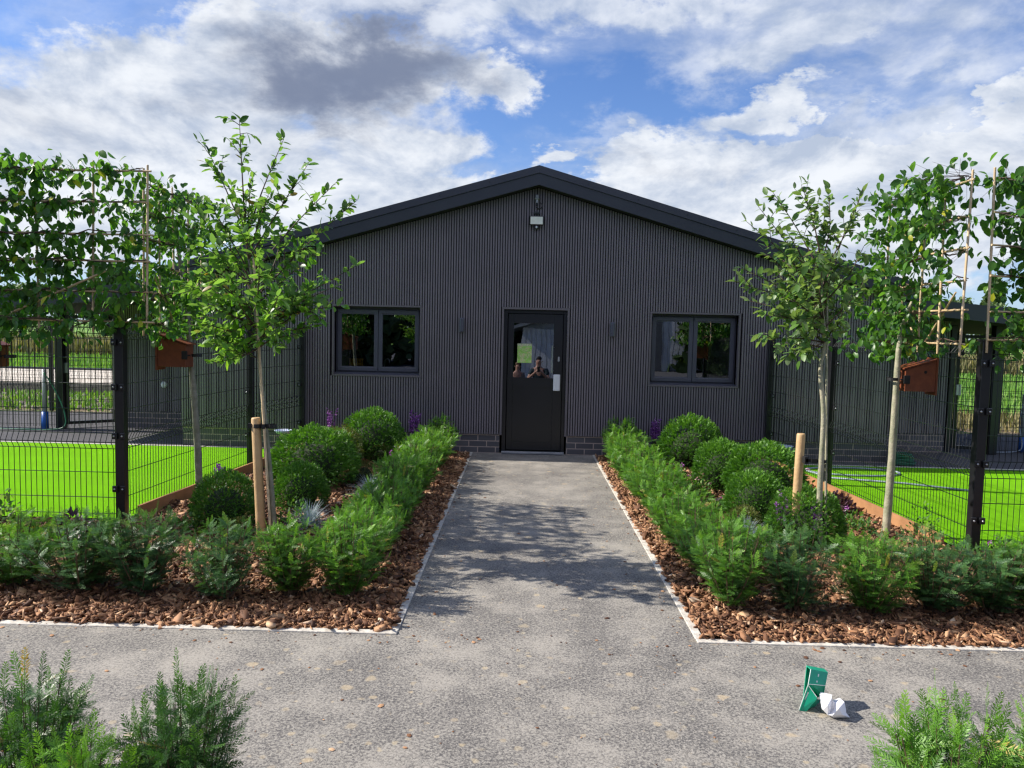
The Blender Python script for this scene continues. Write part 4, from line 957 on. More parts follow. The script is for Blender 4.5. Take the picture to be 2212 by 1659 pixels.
# pleached screens: trunk, cane trellis, leafy tiers
def pleached(trunk, A, B, zb, zt, nv, seed, label, cover, size=.078, bare=None, rows=6, spread=.075, shift=0., m='leaf_dark'):
    """trunk: list of world points; A,B: (x,y) ends of the trellis"""
    rs = np.random.RandomState(seed); root = empty('pleached_tree', (trunk[0][0], trunk[0][1], 0), label, 'tree', 'pleached trees on cane trellises'); off = Vector((trunk[0][0], trunk[0][1], 0))
    cp = polyline_pts([Vector(p)-off for p in trunk], 6); nn = len(cp)
    MB().tube(cp, [.037*(1-.68*(i/(nn-1))**1.3)*(1+.05*sin(i*2.1)) for i in range(nn)], 10).build('trunk', M['bark_grey'] if trunk[0][0] < 0 else M['bark_pale'], root, smooth=True)
    A3 = Vector((*A, 0))-off; B3 = Vector((*B, 0))-off; t = (B3-A3); L = t.length; t /= L; nr = Vector((t.y, -t.x, 0))
    tr = MB(); zs = [zb+(zt-zb)*k/(rows-1)+rs.uniform(-.02, .02) for k in range(rows)]
    def cane(a, c, r=.0085):
        n = 7; P = []; R = []
        for i in range(n+1):
            p = a.lerp(c, i/n); P += [p, p+(c-a).normalized()*.005]; R += [r*1.2 if 0 < i < n else r, r]
        tr.tube(P, R, 6)
    for k in range(nv):
        f = k/(nv-1); s = L*f; q = A3+t*s; jl = rs.normal(0, .012)
        cane(q+Vector((0, 0, zb-.09+rs.uniform(-.03, .02))), q+t*jl+nr*rs.normal(0, .01)+Vector((0, 0, zt+.07+rs.uniform(-.03, .04))), .0095)
    for z in zs:
        e0, e1 = rs.uniform(-.06, 0), rs.uniform(0, .08); cane(A3+t*e0+nr*.017+Vector((0, 0, z)), A3+t*(L+e1)+nr*.017+Vector((0, 0, z+rs.normal(0, .012))))
    cane(A3+t*L*.12+nr*.03+Vector((0, 0, zb+.42)), A3+t*L*.46+nr*.03+Vector((0, 0, zb-.02)))
    cane(A3+t*L*.88+nr*.03+Vector((0, 0, zb+.42)), A3+t*L*.54+nr*.03+Vector((0, 0, zb-.02)))
    tr.build('cane_trellis', M['cane'], root, smooth=True)
    br = MB(); P = []; Dv = []
    for zi, z in enumerate(zs):
        pts = []; n = max(6, int(L/.16))
        for i in range(n+1):
            f = i/n; p = A3+t*L*f+nr*(.03+rs.normal(0, .014))+Vector((0, 0, z+rs.normal(0, .02))); pts.append(p)
        br.tube(pts, [.0045+.004*(1-abs(2*i/n-1)) for i in range(n+1)], 5)
        m_ = int(L/.0085)
        for i in range(m_):
            f = rs.rand(); cvr = cover(f, zi/(rows-1))
            if rs.rand() > cvr: continue
            p = pts[0].lerp(pts[-1], f)+nr*rs.normal(shift, spread)+Vector((0, 0, rs.normal(-.03, .072)))+t*rs.normal(0, .02)
            br.tube([pts[0].lerp(pts[-1], f), p], [.0022, .0011], 3, False)
            for q in range(3):
                P.append(p+Vector(rs.normal(0, .028, 3))); Dv.append(t*rs.normal(0, .8)+nr*rs.normal(0, .8)+Vector((0, 0, -.15)))
    # loose shoots above the top cane
    for k in range(int(L*3)):
        f = rs.rand(); 
        if rs.rand() > cover(f, 1): continue
        q = A3+t*L*f+Vector((0, 0, zt)); e = q+Vector((rs.normal(0, .06), rs.normal(0, .06), rs.uniform(.04, .12))); br.tube([q, e], [.0038, .0018], 4)
        for j in range(5): P.append(q.lerp(e, (j+1)/5)); Dv.append(Vector(rs.normal(0, 1, 3))+Vector((0, 0, .3)))
    br.build('branches', M['twig'], root)
    if bare: pass
    leaves(P, Dv, size, rs, LEAFB, m, root, .75, rbase=.45, rsd=.26)
    return root
ZB, ZT = 1.80, 3.10
def zat(px, py, Y): return D(px, py, Y).z
# left, parallel to the front kerb
pleached([(-4.78, 6.75, 0), (-4.78, 6.75, 1.2), (-4.76, 6.75, 2.1), (-4.75, 6.75, 3.0)], (-6.2, 6.78), (-3.30, 6.72), 1.82, 3.10, 7, 41,
         'pleached tree on a wide cane trellis at the far left', lambda f, z: (.85 if f < .76 else .5)*(1.0 if z > .1 else .9), size=.088)
# left, along the side fence
x0 = -3.40
pleached([(-3.22, 7.62, 0), (-3.25, 7.62, .7), (-3.30, 7.62, 1.4), (-3.36, 7.62, 2.1), (-3.42, 7.62, 2.5), (-3.44, 7.62, 2.8)], (-3.42, 6.90), (-3.46, 8.25), 1.80, 3.06, 5, 42,
         'pleached tree with a nest box on the left, its trellis running towards the building', lambda f, z: .70, spread=.13)
# right, along the side fence
pleached([(3.385, 7.02, -.02), (3.40, 7.02, .5), (3.405, 7.02, 1.1), (3.41, 7.02, 1.7), (3.47, 7.10, 1.92), (3.60, 7.22, 2.15)], (3.62, 6.42), (3.62, 7.78), 1.79, 3.10, 5, 43,
         'pleached tree with a nest box on the right, its trellis running towards the building', lambda f, z: (.85 if f > .42 else (.85 if z > .7 else .14)), spread=.18, shift=-.13, size=.082)
# right, set back from the corner
pleached([(5.3, 7.0, 0), (5.3, 7.0, 1.2), (5.3, 7.0, 3.0)], (3.83, 6.40), (6.6, 7.35), 1.80, 3.12, 8, 44,
         'pleached tree on a mostly bare cane trellis at the far right edge', lambda f, z: (.15 if f < .08 and z < .8 else 1.), size=.086, spread=.12)

# nest boxes
def nest_box(px0, px1, pt, pb, Y, s, lab):
    a = D(px0, pt, Y); c = D(px1, pb, Y); w = c.x-a.x; h = a.z-c.z; r = empty('nest_box', ((a.x+c.x)/2, Y, c.z), lab, 'nest box', 'cedar nest boxes')
    dp = .17
    # s=+1: tall end away from the trunk is at +x
    hi = h*.93; lo = h*.66
    zl, zh = (lo, hi) if s > 0 else (hi, lo)
    xa, xb = -w/2+.006, w/2-.02 if s > 0 else w/2-.006
    if s < 0: xa = -w/2+.02
    b = MB(); b.loft([[(xa, -dp/2, .02), (xb, -dp/2, .02), (xb, -dp/2, zh), (xa, -dp/2, zl)], [(xa, dp/2, .02), (xb, dp/2, .02), (xb, dp/2, zh), (xa, dp/2, zl)]])
    b.build('box', M['cedar'], r, bevel=.002)
    # back board at the tall end
    xx = w/2-.018 if s > 0 else -w/2
    MB().box(xx, xx+.018, -dp/2-.004, dp/2+.004, -.012, h).build('back_board', M['cedar'], r, bevel=.002)
    g = .012
    q = [(xa-.02 if s > 0 else xa+.001, -dp/2-.014, zl+.002), (xb-.001 if s > 0 else xb+.02, -dp/2-.014, zh+.002)]
    MB().quadbox([(q[0][0], -dp/2-.014, q[0][2]), (q[1][0], -dp/2-.014, q[1][2]), (q[1][0], dp/2+.014, q[1][2]), (q[0][0], dp/2+.014, q[0][2]),
                  (q[0][0], -dp/2-.014, q[0][2]+g), (q[1][0], -dp/2-.014, q[1][2]+g), (q[1][0], dp/2+.014, q[1][2]+g), (q[0][0], dp/2+.014, q[0][2]+g)]).build('roof_board', M['cedar'], r)
    hx = .12*w if s > 0 else -.12*w
    if s > 0:
        MB().tube([(hx, -dp/2-.0015, h*.60), (hx, -dp/2+.006, h*.60)], .014, 14).build('entrance_hole', M['soffit'], r)
    k = MB(); bx = -w/2-.0 if s > 0 else w/2
    k.box(bx-.012 if s > 0 else bx-.045, bx+.045 if s > 0 else bx+.012, -dp/2-.012, -dp/2-.001, h*.27, h*.50, .003)
    k.build('bracket', M['strap'], r)
    tb = MB(); tx_ = bx-s*.075; tb.loft([[(tx_+.05*cos(a_), -.02+.05*sin(a_), h*.38+q_) for a_ in np.linspace(0, 2*pi, 17)[:-1]] for q_ in (-.014, .014)], cap=False)
    tb.box(min(tx_+s*.04, bx), max(tx_+s*.04, bx), -.09, -.07, h*.36, h*.40); tb.build('strap', M['strap'], r)
    return r
nest_box(344, 411, 717, 797, 7.52, -1, 'stained cedar nest box fixed to the left pleached trunk')
nest_box(1947, 2013, 771, 850, 7.05, 1, 'stained cedar nest box with round hole on the right pleached trunk')
nest_box(-52, 8, 722, 797, 6.9, -1, 'stained cedar nest box cut by the left edge of the photo')

# ------------------------------------------------------------------ small planting
def fescue(px, py, r, lab, n=380):
    p = G(px, py); rs = np.random.RandomState(int(px)); V = []; F = []; R = []
    th = rs.uniform(0, 2*pi, n); el = rs.uniform(.25, 1.45, n); L = rs.uniform(.6, 1.1, n)*r
    for i in range(n):
        d = np.array([cos(th[i]), sin(th[i]), 0]); s = np.array([-d[1], d[0], 0])*.0022; b = len(V); c = rs.rand()
        for k, f in enumerate((0, .4, .75, 1)):
            q = d*L[i]*f*cos(el[i])+np.array([0, 0, L[i]*(f*sin(el[i])-.30*f*f)+.01]); ww = 1-f*.8
            V += [q-s*ww, q+s*ww]; R += [c*.7+.3*f]*2
        for k in range(3): F.append((b+2*k, b+2*k+1, b+2*k+3, b+2*k+2))
    o = np_mesh('blue_fescue', V, np.array(F), M['fescue'], rnd=R); o.location = p; return tag(o, lab, 'ornamental grass', 'blue fescue clumps')
fescue(800, 1072, .34, 'spiky blue fescue clump behind the left hedge, middle of three'); fescue(668, 1140, .34, 'pale blue fescue clump behind the left front bushes'); fescue(868, 1025, .24, 'blue fescue clump behind the left hedge nearest the wall')
fescue(1612, 1176, .33, 'blue-grey fescue clump behind the right hedge')
def salvia(px, py, h, n, w, lab, seed, cat='flowering plant', fm='purple', leaf='herb'):
    p = G(px, py); rs = np.random.RandomState(seed); r = empty('salvia', p, lab, cat); st = MB(); P = []; Dv = []; LP = []; LD = []
    for i in range(n):
        a = rs.uniform(0, 6.28); tip = Vector((w*cos(a)*rs.rand()+rs.normal(0, .01), w*sin(a)*rs.rand(), h*rs.uniform(.72, 1.0))); bs = Vector((rs.normal(0, .02), rs.normal(0, .02), 0))
        st.tube([bs, bs.lerp(tip, .5)+Vector((0, 0, .02)), tip], [.0022, .0018, .001], 4)
        for k in range(46):
            f = rs.uniform(.55, 1.0); q = bs.lerp(tip, f); a2 = rs.uniform(0, 6.28); P.append(q); Dv.append(Vector((cos(a2), sin(a2), .5)))
        for k in range(12):
            f = rs.uniform(.02, .5); LP.append(bs.lerp(tip, f)); LD.append(Vector(rs.normal(0, 1, 3)))
    st.build('stems', M['twig'], r); P = np.array(P); V, F, rr = scatter(*LEAF[:1], LEAF[1], P, unit(np.array(Dv)), unit(rs.normal(size=(len(P), 3))), rs.uniform(.018, .032, len(P)), rs.rand(len(P)))
    np_mesh('blossom', V, F, M[fm], r, rnd=rr)
    leaves(LP, LD, .045, rs, LEAF, leaf, r, .1, 'leaves')
salvia(893, 982, .64, 13, .13, 'purple salvia spikes against the wall left of the path', 51)
salvia(712, 985, .70, 8, .09, 'thin purple salvia spikes at the wall beyond the left yew balls', 52)
salvia(1413, 990, .60, 13, .13, 'purple salvia spikes against the wall right of the path', 53)
salvia(478, 1080, .38, 6, .10, 'purple salvia spikes behind the ball beside the left fence', 54)
salvia(1686, 1180, .50, 6, .09, 'drooping purple salvia spikes just left of the right stake', 55)
salvia(1755, 1190, .44, 5, .10, 'purple salvia spikes between the right stake and the young tree', 56)
salvia(1665, 1010, .32, 4, .12, 'low purple flower by the end post of the right fence', 57)
def lowplant(px, py, w, h, lm, fm, nf, lab, seed, n=220, ls=.045, cat='plant', name='low_plant'):
    p = G(px, py); rs = np.random.RandomState(seed); r = empty(name, p, lab, cat)
    d = unit(rs.normal(size=(n, 3))); d[:, 2] = np.abs(d[:, 2]); P = d*rs.uniform(.35, 1, (n, 1))*[w, w, h]; 
    st = MB()
    for i in range(14): st.tube([(0, 0, 0), tuple(P[i]*.98)], [.002, .001], 4)
    st.build('stems', M['twig'], r)
    leaves(P, d+[0, 0, .2], ls, rs, LEAF, lm, r, 0)
    if nf:
        q = unit(rs.normal(size=(nf, 3))); q[:, 2] = np.abs(q[:, 2])*.6+.5; q = unit(q)*[w, w, h*1.15]; PP = np.repeat(q, 9, 0)+rs.normal(0, .006, (nf*9, 3))
        V, F, rr = scatter(LEAF[0], LEAF[1], PP, unit(rs.normal(size=PP.shape)), unit(rs.normal(size=PP.shape)), rs.uniform(.012, .024, len(PP)), rs.rand(len(PP)))
        np_mesh('blossom', V, F, M[fm], r, rnd=rr)
lowplant(865, 1010, .18, .26, 'herb', 'mauve', 9, 'loose plant with small mauve flowers behind the left hedge', 61)
lowplant(905, 1000, .16, .22, 'herb', 'pink', 8, 'small pink-flowered plant beside the left hedge near the wall', 62)
lowplant(1465, 1050, .17, .24, 'herb', 'mauve', 4, 'pale green plant with lilac flowers behind the right hedge', 63)
lowplant(1505, 1075, .20, .22, 'herb', 'pink', 3, 'pale leafy plant with a white-pink flower beside the right hedge', 64)
lowplant(1560, 1110, .14, .14, 'herb', 'mauve', 6, 'low plant with magenta flowers among the right yew balls', 65)
lowplant(1742, 1130, .10, .46, 'herb', 'pink', 3, 'pink bloom standing just right of the right stake', 66, 80)
lowplant(1800, 1110, .22, .22, 'wine', None, 0, 'dark purple leaved plant behind the right young tree', 67, 260, .06)
lowplant(1835, 1150, .26, .20, 'herb', 'mauve', 3, 'green leafy plant between the right young tree and the pleached trunk', 68, 300, .05)
lowplant(155, 1175, .17, .26, 'wine', None, 0, 'dark purple leaved plant beside the left corner post', 69, 260, .06)
lowplant(2170, 1215, .2, .2, 'herb', 'mauve', 5, 'green plant with pink-mauve flowers at the foot of the right corner post', 70, 240, .04)
lowplant(1990, 1180, .16, .42, 'herb', None, 0, 'feathery pale plant in front of the right mesh fence', 71, 240, .035)
lowplant(1612, 985, .17, .34, 'fescue', None, 0, 'brownish sedge tuft at the wall in the right bed', 72, 90, .12)
lowplant(640, 1135, .22, .24, 'herb', None, 0, 'grey-green feathery plant in front of the left yew balls', 73, 300, .04)
lowplant(6, 1150, .16, .36, 'leaf_grey', None, 0, 'pale grey-leaved plant at the left edge by the lawn', 74, 200, .06)
lowplant(420, 1150, .22, .2, 'herb', None, 0, 'grey-green low plant between the left fence and the front bushes', 75, 320, .04)

# ------------------------------------------------------------------ litter on the path
base = G(1762, 1537)
r = empty('crushed_carton', base, 'crushed green card carton leaning on the tarmac at the lower right', 'carton')
def lp(px, py, Y): return D(px, py, Y)-base
yb = base.y
b = MB()
def slabq(pts, th=.004):   # thin card panel
    p = [Vector(q) for q in pts]; n = (p[1]-p[0]).cross(p[2]-p[0]).normalized()*th; b.loft([[q for q in p], [q-n for q in p]])
cr = lambda cx_, cy_: ((1940+cx_/8.733)/1.1573, (1640+cy_/8.733)/1.1573)
def L3(cx_, cy_, dy): return lp(*cr(cx_, cy_), yb+dy)
tl, tr_, br_, bl_ = L3(760, 285, .05), L3(1135, 360, .07), L3(1080, 640, .03), L3(715, 610, .01)
slabq([bl_, br_, tr_, tl])
ibl, ibr = L3(930, 855, .07), L3(1040, 865, .05)
slabq([bl_, ibl, ibr, br_])
tl2, tr2 = tl+Vector((.005, .07, -.012)), tr_+Vector((.01, .07, -.012))
slabq([tl, tr_, tr2, tl2]); slabq([br_, ibr, ibr+Vector((.0, .08, -.05)), tr2, tr_])
slabq([tl2, tr2, ibr+Vector((.0, .08, -.05)), L3(560, 1150, .06)])
f1, f2, f3, f4, f5 = L3(700, 625, .0), L3(890, 890, -.02), L3(885, 940, -.02), L3(610, 1270, -.0), L3(500, 1180, .005)
slabq([f1, f5, f4, f3, f2])
slabq([f3, f4, L3(900, 1160, .09), L3(950, 960, .09)])
b.build('card', M['carton'], r)
e = MB()
for a, c in ((tl, f1), (f1, f5), (bl_, br_), (f1, f2)): e.tube([a+Vector((-.001, -.003, 0)), c+Vector((-.001, -.003, 0))], .0016, 5)
e.build('card_edges', M['card_edge'], r)
e = MB(); u = (tr_-tl).normalized(); v = (tl-bl_).normalized(); nn = u.cross(v).normalized()
if nn.y > 0: nn = -nn
for (ff, gg, ww, hh) in ((.50, .62, .006, .013), (.46, .20, .0075, .009)):
    c0 = bl_.lerp(br_, ff)+(tl-bl_)*gg+nn*.0008; e.poly([c0-u*ww/2-v*hh/2, c0+u*ww/2-v*hh/2, c0+u*ww/2+v*hh/2, c0-u*ww/2+v*hh/2])
w1, w2 = f1.lerp(f2, .30), f5.lerp(f4, .30); n2 = (f5-f1).cross(f2-f1).normalized()
if n2.y > 0: n2 = -n2
dd = (w2-w1).normalized(); sd = dd.cross(n2)
for a_, l_ in ((.18, .045), (.42, .028), (.52, .022), (.66, .012)):
    c0 = w1.lerp(w2, a_)+n2*.0008; e.poly([c0, c0+dd*l_, c0+dd*l_+sd*.005, c0+sd*.005])
e.build('print_marks', M['card_edge'], r)
# tissue
tp = G(*cr(1330, 1340)); rs_ = np.random.RandomState(9)
b = MB()
def T3(cx_, cy_, dy): return D(*cr(cx_, cy_), tp.y+dy)-tp
ft = [T3(1010, 930, .01), T3(1060, 870, .02), T3(1225, 850, .03), T3(1215, 920, .01), T3(1300, 1060, .0), T3(1350, 1010, .0), T3(1495, 1010, .01), T3(1530, 1190, -.005), T3(1530, 1240, -.01), T3(1615, 1345, -.01), T3(1470, 1350, -.015), T3(1260, 1352, -.012), T3(1130, 1290, -.005), T3(1030, 1170, .0)]
cen = [T3(1130, 1080, -.035), T3(1215, 1200, .012), T3(1370, 1150, -.04), T3(1230, 1300, -.03), T3(1450, 1290, -.035)]
V = ft+cen; fi = [(0, 1, 14), (1, 2, 14), (2, 3, 14), (3, 4, 15), (14, 3, 15), (4, 5, 16), (4, 16, 15), (5, 6, 16), (6, 7, 16), (7, 18, 16), (7, 8, 18), (8, 9, 18), (9, 10, 18), (10, 11, 18), (18, 11, 17), (16, 18, 17), (16, 17, 15), (11, 12, 17), (12, 15, 17), (12, 13, 14), (12, 14, 15), (13, 0, 14)]
nb = len(V); V2 = V+[Vector((v.x, v.y+.035+.02*sin(i*2.3), max(.0, v.z-.006))) for i, v in enumerate(ft)]+[sum(ft, Vector())/14+Vector((0, .06, .0))]
for i in range(14):
    j = (i+1) % 14; fi += [(i, nb+i, nb+j), (i, nb+j, j), (nb+i, nb+14, nb+j)]
me = bpy.data.meshes.new('tissue'); me.from_pydata([tuple(v) for v in V2], [], fi); me.materials.append(M['paper']); o = bpy.data.objects.new('crumpled_tissue', me); C.objects.link(o); o.location = tp
tag(o, 'crumpled white tissue lying beside the green carton', 'tissue')
zmin = min(v.z for v in V2); o.location.z -= zmin-.001

# grit, crumbs of bark and dropped leaves on the tarmac
rs_ = np.random.RandomState(17); n = 900
P = np.concatenate([np.stack([rs_.uniform(PX0, PX1, 450), rs_.uniform(KY, 11.1, 450), np.full(450, .003)], 1), np.stack([rs_.uniform(-4.5, 4.5, 450), rs_.uniform(2.9, KY, 450), np.full(450, .003)], 1)])
side = rs_.rand(900) < .5; P[:450][side[:450], 0] = np.where(rs_.rand(side[:450].sum()) < .5, PX0+rs_.gamma(1.2, .05, side[:450].sum()), PX1-rs_.gamma(1.2, .05, side[:450].sum()))
P[450:][side[450:], 1] = KY-rs_.gamma(1.2, .06, side[450:].sum())
T = np.array([(.5, 0, 0), (.15, .35, 0), (-.4, .25, 0), (-.45, -.2, 0), (.1, -.35, 0), (0, 0, .2)]); TF = [np.array([(0, 1, 5), (1, 2, 5), (2, 3, 5), (3, 4, 5), (4, 0, 5)])]
V, F, rr = scatter(T, TF, P, unit(np.stack([rs_.normal(size=n), rs_.normal(size=n), np.zeros(n)], 1)), np.tile([0, 0, 1.], (n, 1)), rs_.gamma(2, .0065, n).clip(.004, .04), rs_.rand(n)*.9)
tag(np_mesh('bark_crumbs', V, F, M['chip'], rnd=rr), 'crumbs of bark and grit scattered over the tarmac path', 'bark crumbs', kind='stuff')
# ------------------------------------------------------------------ bits round the lawns
p = G(107, 927); r = empty('standpipe', (p.x, p.y, 0), 'grey standpipe with blue base and green hose by the left canopy post', 'standpipe')
MB().cyl(-.02, -.08, .30, 1.0, .035).build('pipe', M['grey_plastic'], r, smooth=True); MB().cyl(-.02, -.08, 0, .30, .055, r1=.05).build('base', M['blue'], r, smooth=True)
MB().tube(polyline_pts([(.0, -.13, .95), (.18, -.15, .7), (.34, -.16, .35), (.36, -.18, .08), (.1, -.2, .02), (-.3, -.22, .02), (-.7, -.2, .02)], 6), .011, 6).build('hose', M['hose_green'], r, smooth=True)
p = G(2198, 975); r = empty('standpipe', (p.x, p.y, 0), 'grey standpipe with blue base and pale hose at the right edge', 'standpipe')
MB().cyl(.02, -.05, .25, .95, .03).build('pipe', M['grey_plastic'], r, smooth=True); MB().cyl(.02, -.05, 0, .25, .05).build('base', M['blue'], r, smooth=True)
MB().tube(polyline_pts([(.0, -.1, .9), (-.08, -.12, .5), (-.04, -.16, .1), (-.2, -.2, .02), (-.6, -.3, .02)], 6), .010, 6).build('hose', M['hose_grey'], r, smooth=True)
p = G(1842, 1021); b = MB()
b.tube([(.62*cos(a)*(1+.03*sin(3*a)), .30*sin(a), .014) for a in np.linspace(-2.9, 3.2, 40)]+[(-.5, -.5, .014), (.3, -.75, .014), (.95, -1.15, .014)], .013, 6)
o = b.build('hose_loop', M['hose_grey'], smooth=True); o.location = p; tag(o, 'pale grey-blue hose lying in a loop on the right lawn', 'hose')
p = G(1948, 1003); b = MB()
for k in range(7): b.torus((.01*sin(k*2), .01*cos(k*3), .02+k*.022), .17-.008*k, .011, 24, 6)
o = b.build('coiled_hose', M['hose_green'], smooth=True); o.location = (p.x, p.y, 0); tag(o, 'coiled dark green hose on the patio behind the right lawn', 'hose')
for s, px, py, lab in ((-1, 612, 930, 'pale blue and white bowl held low on the end of the left fence'), (1, 1694, 964, 'pale blue and white bowl held low on the end of the right fence')):
    q = D(px, py, 10.6); rr_ = empty('bowl', (q.x, 10.6, q.z), lab, 'bowl')
    MB().lathe([(.06, -.05), (.10, -.03), (.118, 0), (.122, .008), (.112, .008), (.09, -.02), (.03, -.04)], 28).build('dish', M['tub'], rr_, smooth=True)
    MB().box(-.30 if s < 0 else .10, -.10 if s < 0 else .30, -.012, .012, -.02, -.005, .002).build('bracket', M['black'], rr_)
p = D(355, 831, 12.96); o = MB().lathe([(.055, 0), (.06, .012), (.05, .035), (.02, .045)], 18).build('bulkhead_lamp', M['white'], smooth=True); o.rotation_euler.x = pi/2; o.location = (p.x, 12.965, p.z); tag(o, 'small round white fitting on the recessed slatted wall at the left', 'wall fitting')

# ------------------------------------------------------------------ far scenery
def far_tree(px, topy, Y, wpx, seed, lab, name='far_tree', n=2600, lobes=9):
    rs = np.random.RandomState(seed); base = D(px, 700, Y); top = D(px, topy, Y).z; w = wpx*Y/FPX; r = empty(name, (base.x, Y, 0), lab, 'tree', 'trees beyond the field')
    MB().tube([(0, 0, -.1), (.05*w, 0, top*.35), (0, 0, top*.8)], [.03*top, .022*top, .006*top], 7).build('trunk', M['twig'], r)
    P = []
    for k in range(lobes):
        c = np.array([rs.uniform(-.33, .33)*w, rs.uniform(-.3, .3)*w, top*rs.uniform(.30, .82)]); rr = np.array([w*.24, w*.24, top*.17])*rs.uniform(.7, 1.2)
        q = unit(rs.normal(size=(n//lobes, 3)))*rs.uniform(.55, 1.05, (n//lobes, 1)); P.append(c+q*rr)
    P = np.concatenate(P); P = P[P[:, 2] > .1]; k = len(P)
    T = np.array([(0, -.4, 0), (.5, -.5, .1), (1, 0, 0), (.5, .5, .1), (0, .4, 0)]); TF = [np.array([(0, 1, 2, 3, 4)])]
    V, F, rr = scatter(T, TF, P, unit(rs.normal(size=(k, 3))), unit(rs.normal(size=(k, 3))), rs.uniform(.5, 1.2, k)*top*.045, rs.rand(k))
    np_mesh('crown', V, F, M['far_leaf'], r, rnd=rr); return r
FT = [(250, 520, 62, 130, 'tall tree behind the left trellis beyond the field'), (340, 575, 66, 110, 'tree right of the tall one beyond the left field'), (150, 590, 60, 140, 'bushy tree beyond the left field near the canopy'), (40, 600, 58, 150, 'bushy tree at the left edge beyond the field'),
      (-60, 570, 62, 150, 'tree past the left edge beyond the field'), (430, 600, 70, 120, 'tree just left of the roof end beyond the field'),
      (1905, 640, 70, 110, 'low tree right of the roof end beyond the field'), (1990, 625, 66, 110, 'rounded tree seen through the right trellis'), (2060, 612, 68, 90, 'tree left of the sparse one beyond the right field'), (2138, 585, 64, 45, 'sparse taller tree beyond the right field'),
      (2180, 640, 60, 90, 'low bushy tree beyond the right field'), (2260, 615, 62, 120, 'tree past the right edge beyond the field'), (2110, 652, 55, 120, 'lowest bushy tree beyond the right field')]
for i, (px, ty, Y, wp, lab) in enumerate(FT): far_tree(px, ty, Y, wp, 100+i, lab)
# tall dry grass band and rough weeds as ground cover
def tuft_band(name, x0, x1, y0, y1, h, n, m, seed, lab, wd=.02):
    rs = np.random.RandomState(seed); P = np.stack([rs.uniform(x0, x1, n), rs.uniform(y0, y1, n), np.zeros(n)], 1)
    T = np.array([(0, -.5, 0), (.6, -.35, .05), (1, 0, .25), (.6, .35, .05), (0, .5, 0)]); TF = [np.array([(0, 1, 2, 3, 4)])]
    d = unit(np.stack([rs.normal(0, .25, n), rs.normal(0, .25, n), np.ones(n)], 1)); up = unit(np.stack([rs.normal(size=n), rs.normal(size=n), np.zeros(n)], 1)); hh = h*rs.uniform(.5, 1.2, n)
    V, F, r = scatter(T, TF, P, d, up, np.stack([hh, np.full(n, wd), hh*.4], 1), rs.rand(n))
    o = np_mesh(name, V, F, M[m], rnd=r); tag(o, lab, 'grass', kind='stuff')
M['dry'] = leafmat('dry_grass_blade', [(0, (.11, .12, .045)), (.6, (.22, .20, .09)), (1, (.36, .30, .15))], .2, .7)
M['green_blade'] = leafmat('green_blade', [(0, (.08, .19, .03)), (.6, (.15, .30, .05)), (1, (.28, .40, .10))], .3, .6)
tuft_band('tall_grass', -45, -6, 38, 44, 1.15, 9000, 'dry', 201, 'band of tall dry grass beyond the left field', .10)
tuft_band('tall_grass', 8, 50, 40, 46, 1.1, 9000, 'dry', 202, 'band of tall dry grass beyond the right field', .10)
tuft_band('weeds', -16, -6, 15.2, 18.7, .16, 3200, 'green_blade', 203, 'low weeds on the stony strip behind the left patio', .04)
tuft_band('weeds', 6, 16, 15.3, 17.8, .3, 3200, 'dry', 204, 'dry weeds on the stony strip behind the right patio', .04)
tuft_band('field_grass', -40, -6, 24.7, 38, .28, 14000, 'green_blade', 205, 'rough green grass on the left field', .06)
tuft_band('field_grass', 6, 40, 17.8, 40, .25, 18000, 'green_blade', 206, 'rough green grass on the right field', .06)
# rubble stones
rs_ = np.random.RandomState(8); n = 900; P = np.stack([rs_.uniform(-16, -5.5, n), rs_.uniform(15.2, 18.7, n), rs_.uniform(0, .02, n)], 1)
T = np.array([(.5, 0, 0), (.15, .45, 0), (-.4, .3, 0), (-.45, -.25, 0), (.1, -.5, 0), (.2, .05, .5), (-.2, 0, .45)]); TF = [np.array([(0, 1, 5), (1, 2, 6), (1, 6, 5), (2, 3, 6), (3, 4, 6), (4, 5, 6), (4, 0, 5)])]
V, F, r = scatter(T, TF, P, unit(np.stack([rs_.normal(size=n), rs_.normal(size=n), np.zeros(n)], 1)), np.tile([0, 0, 1.], (n, 1)), rs_.uniform(.03, .16, n), rs_.rand(n))
tag(np_mesh('rubble', V, F, M['block'], rnd=r), 'scattered stones on the strip behind the left patio', 'stones', kind='stuff')

# ------------------------------------------------------------------ behind the camera: what the glass mirrors
bx, by = 3.4, -15.0
r = empty('barn', (bx, by, 0), 'pale grey clad barn standing behind the camera, seen mirrored in the door glass', 'barn')
b = MB(); x = -4.5
b.box(-4.5, 4.5, -10, -.04, 0, 4.2)
for k in range(36): b.box(-4.5+k*.25, -4.5+k*.25+.20, -.039, .0, .3, 4.2)
b.build('wall', mat('pale_sheet', (.62, .62, .63), .5, (.5, .5, .52), 2), r)
b = MB(); b.quadbox([(-4.9, -10.2, 4.1), (0, -10.2, 5.6), (0, .35, 5.6), (-4.9, .35, 4.1), (-4.9, -10.2, 4.25), (0, -10.2, 5.75), (0, .35, 5.75), (-4.9, .35, 4.25)]); b.quadbox([(.001, -10.2, 5.6), (4.9, -10.2, 4.1), (4.9, .35, 4.1), (.001, .35, 5.6), (.001, -10.2, 5.75), (4.9, -10.2, 4.25), (4.9, .35, 4.25), (.001, .35, 5.75)])
b.prism([(-4.5, -.04, 4.2), (4.5, -.04, 4.2), (0, -.04, 5.58)], (0, -.2, 0)); b.build('roof', M['grey_plastic'], r)
MB().box(-.2, 3.4, .002, .05, 0, 3.3).build('door', mat('dark_sheet', (.10, .105, .11), .5), r)
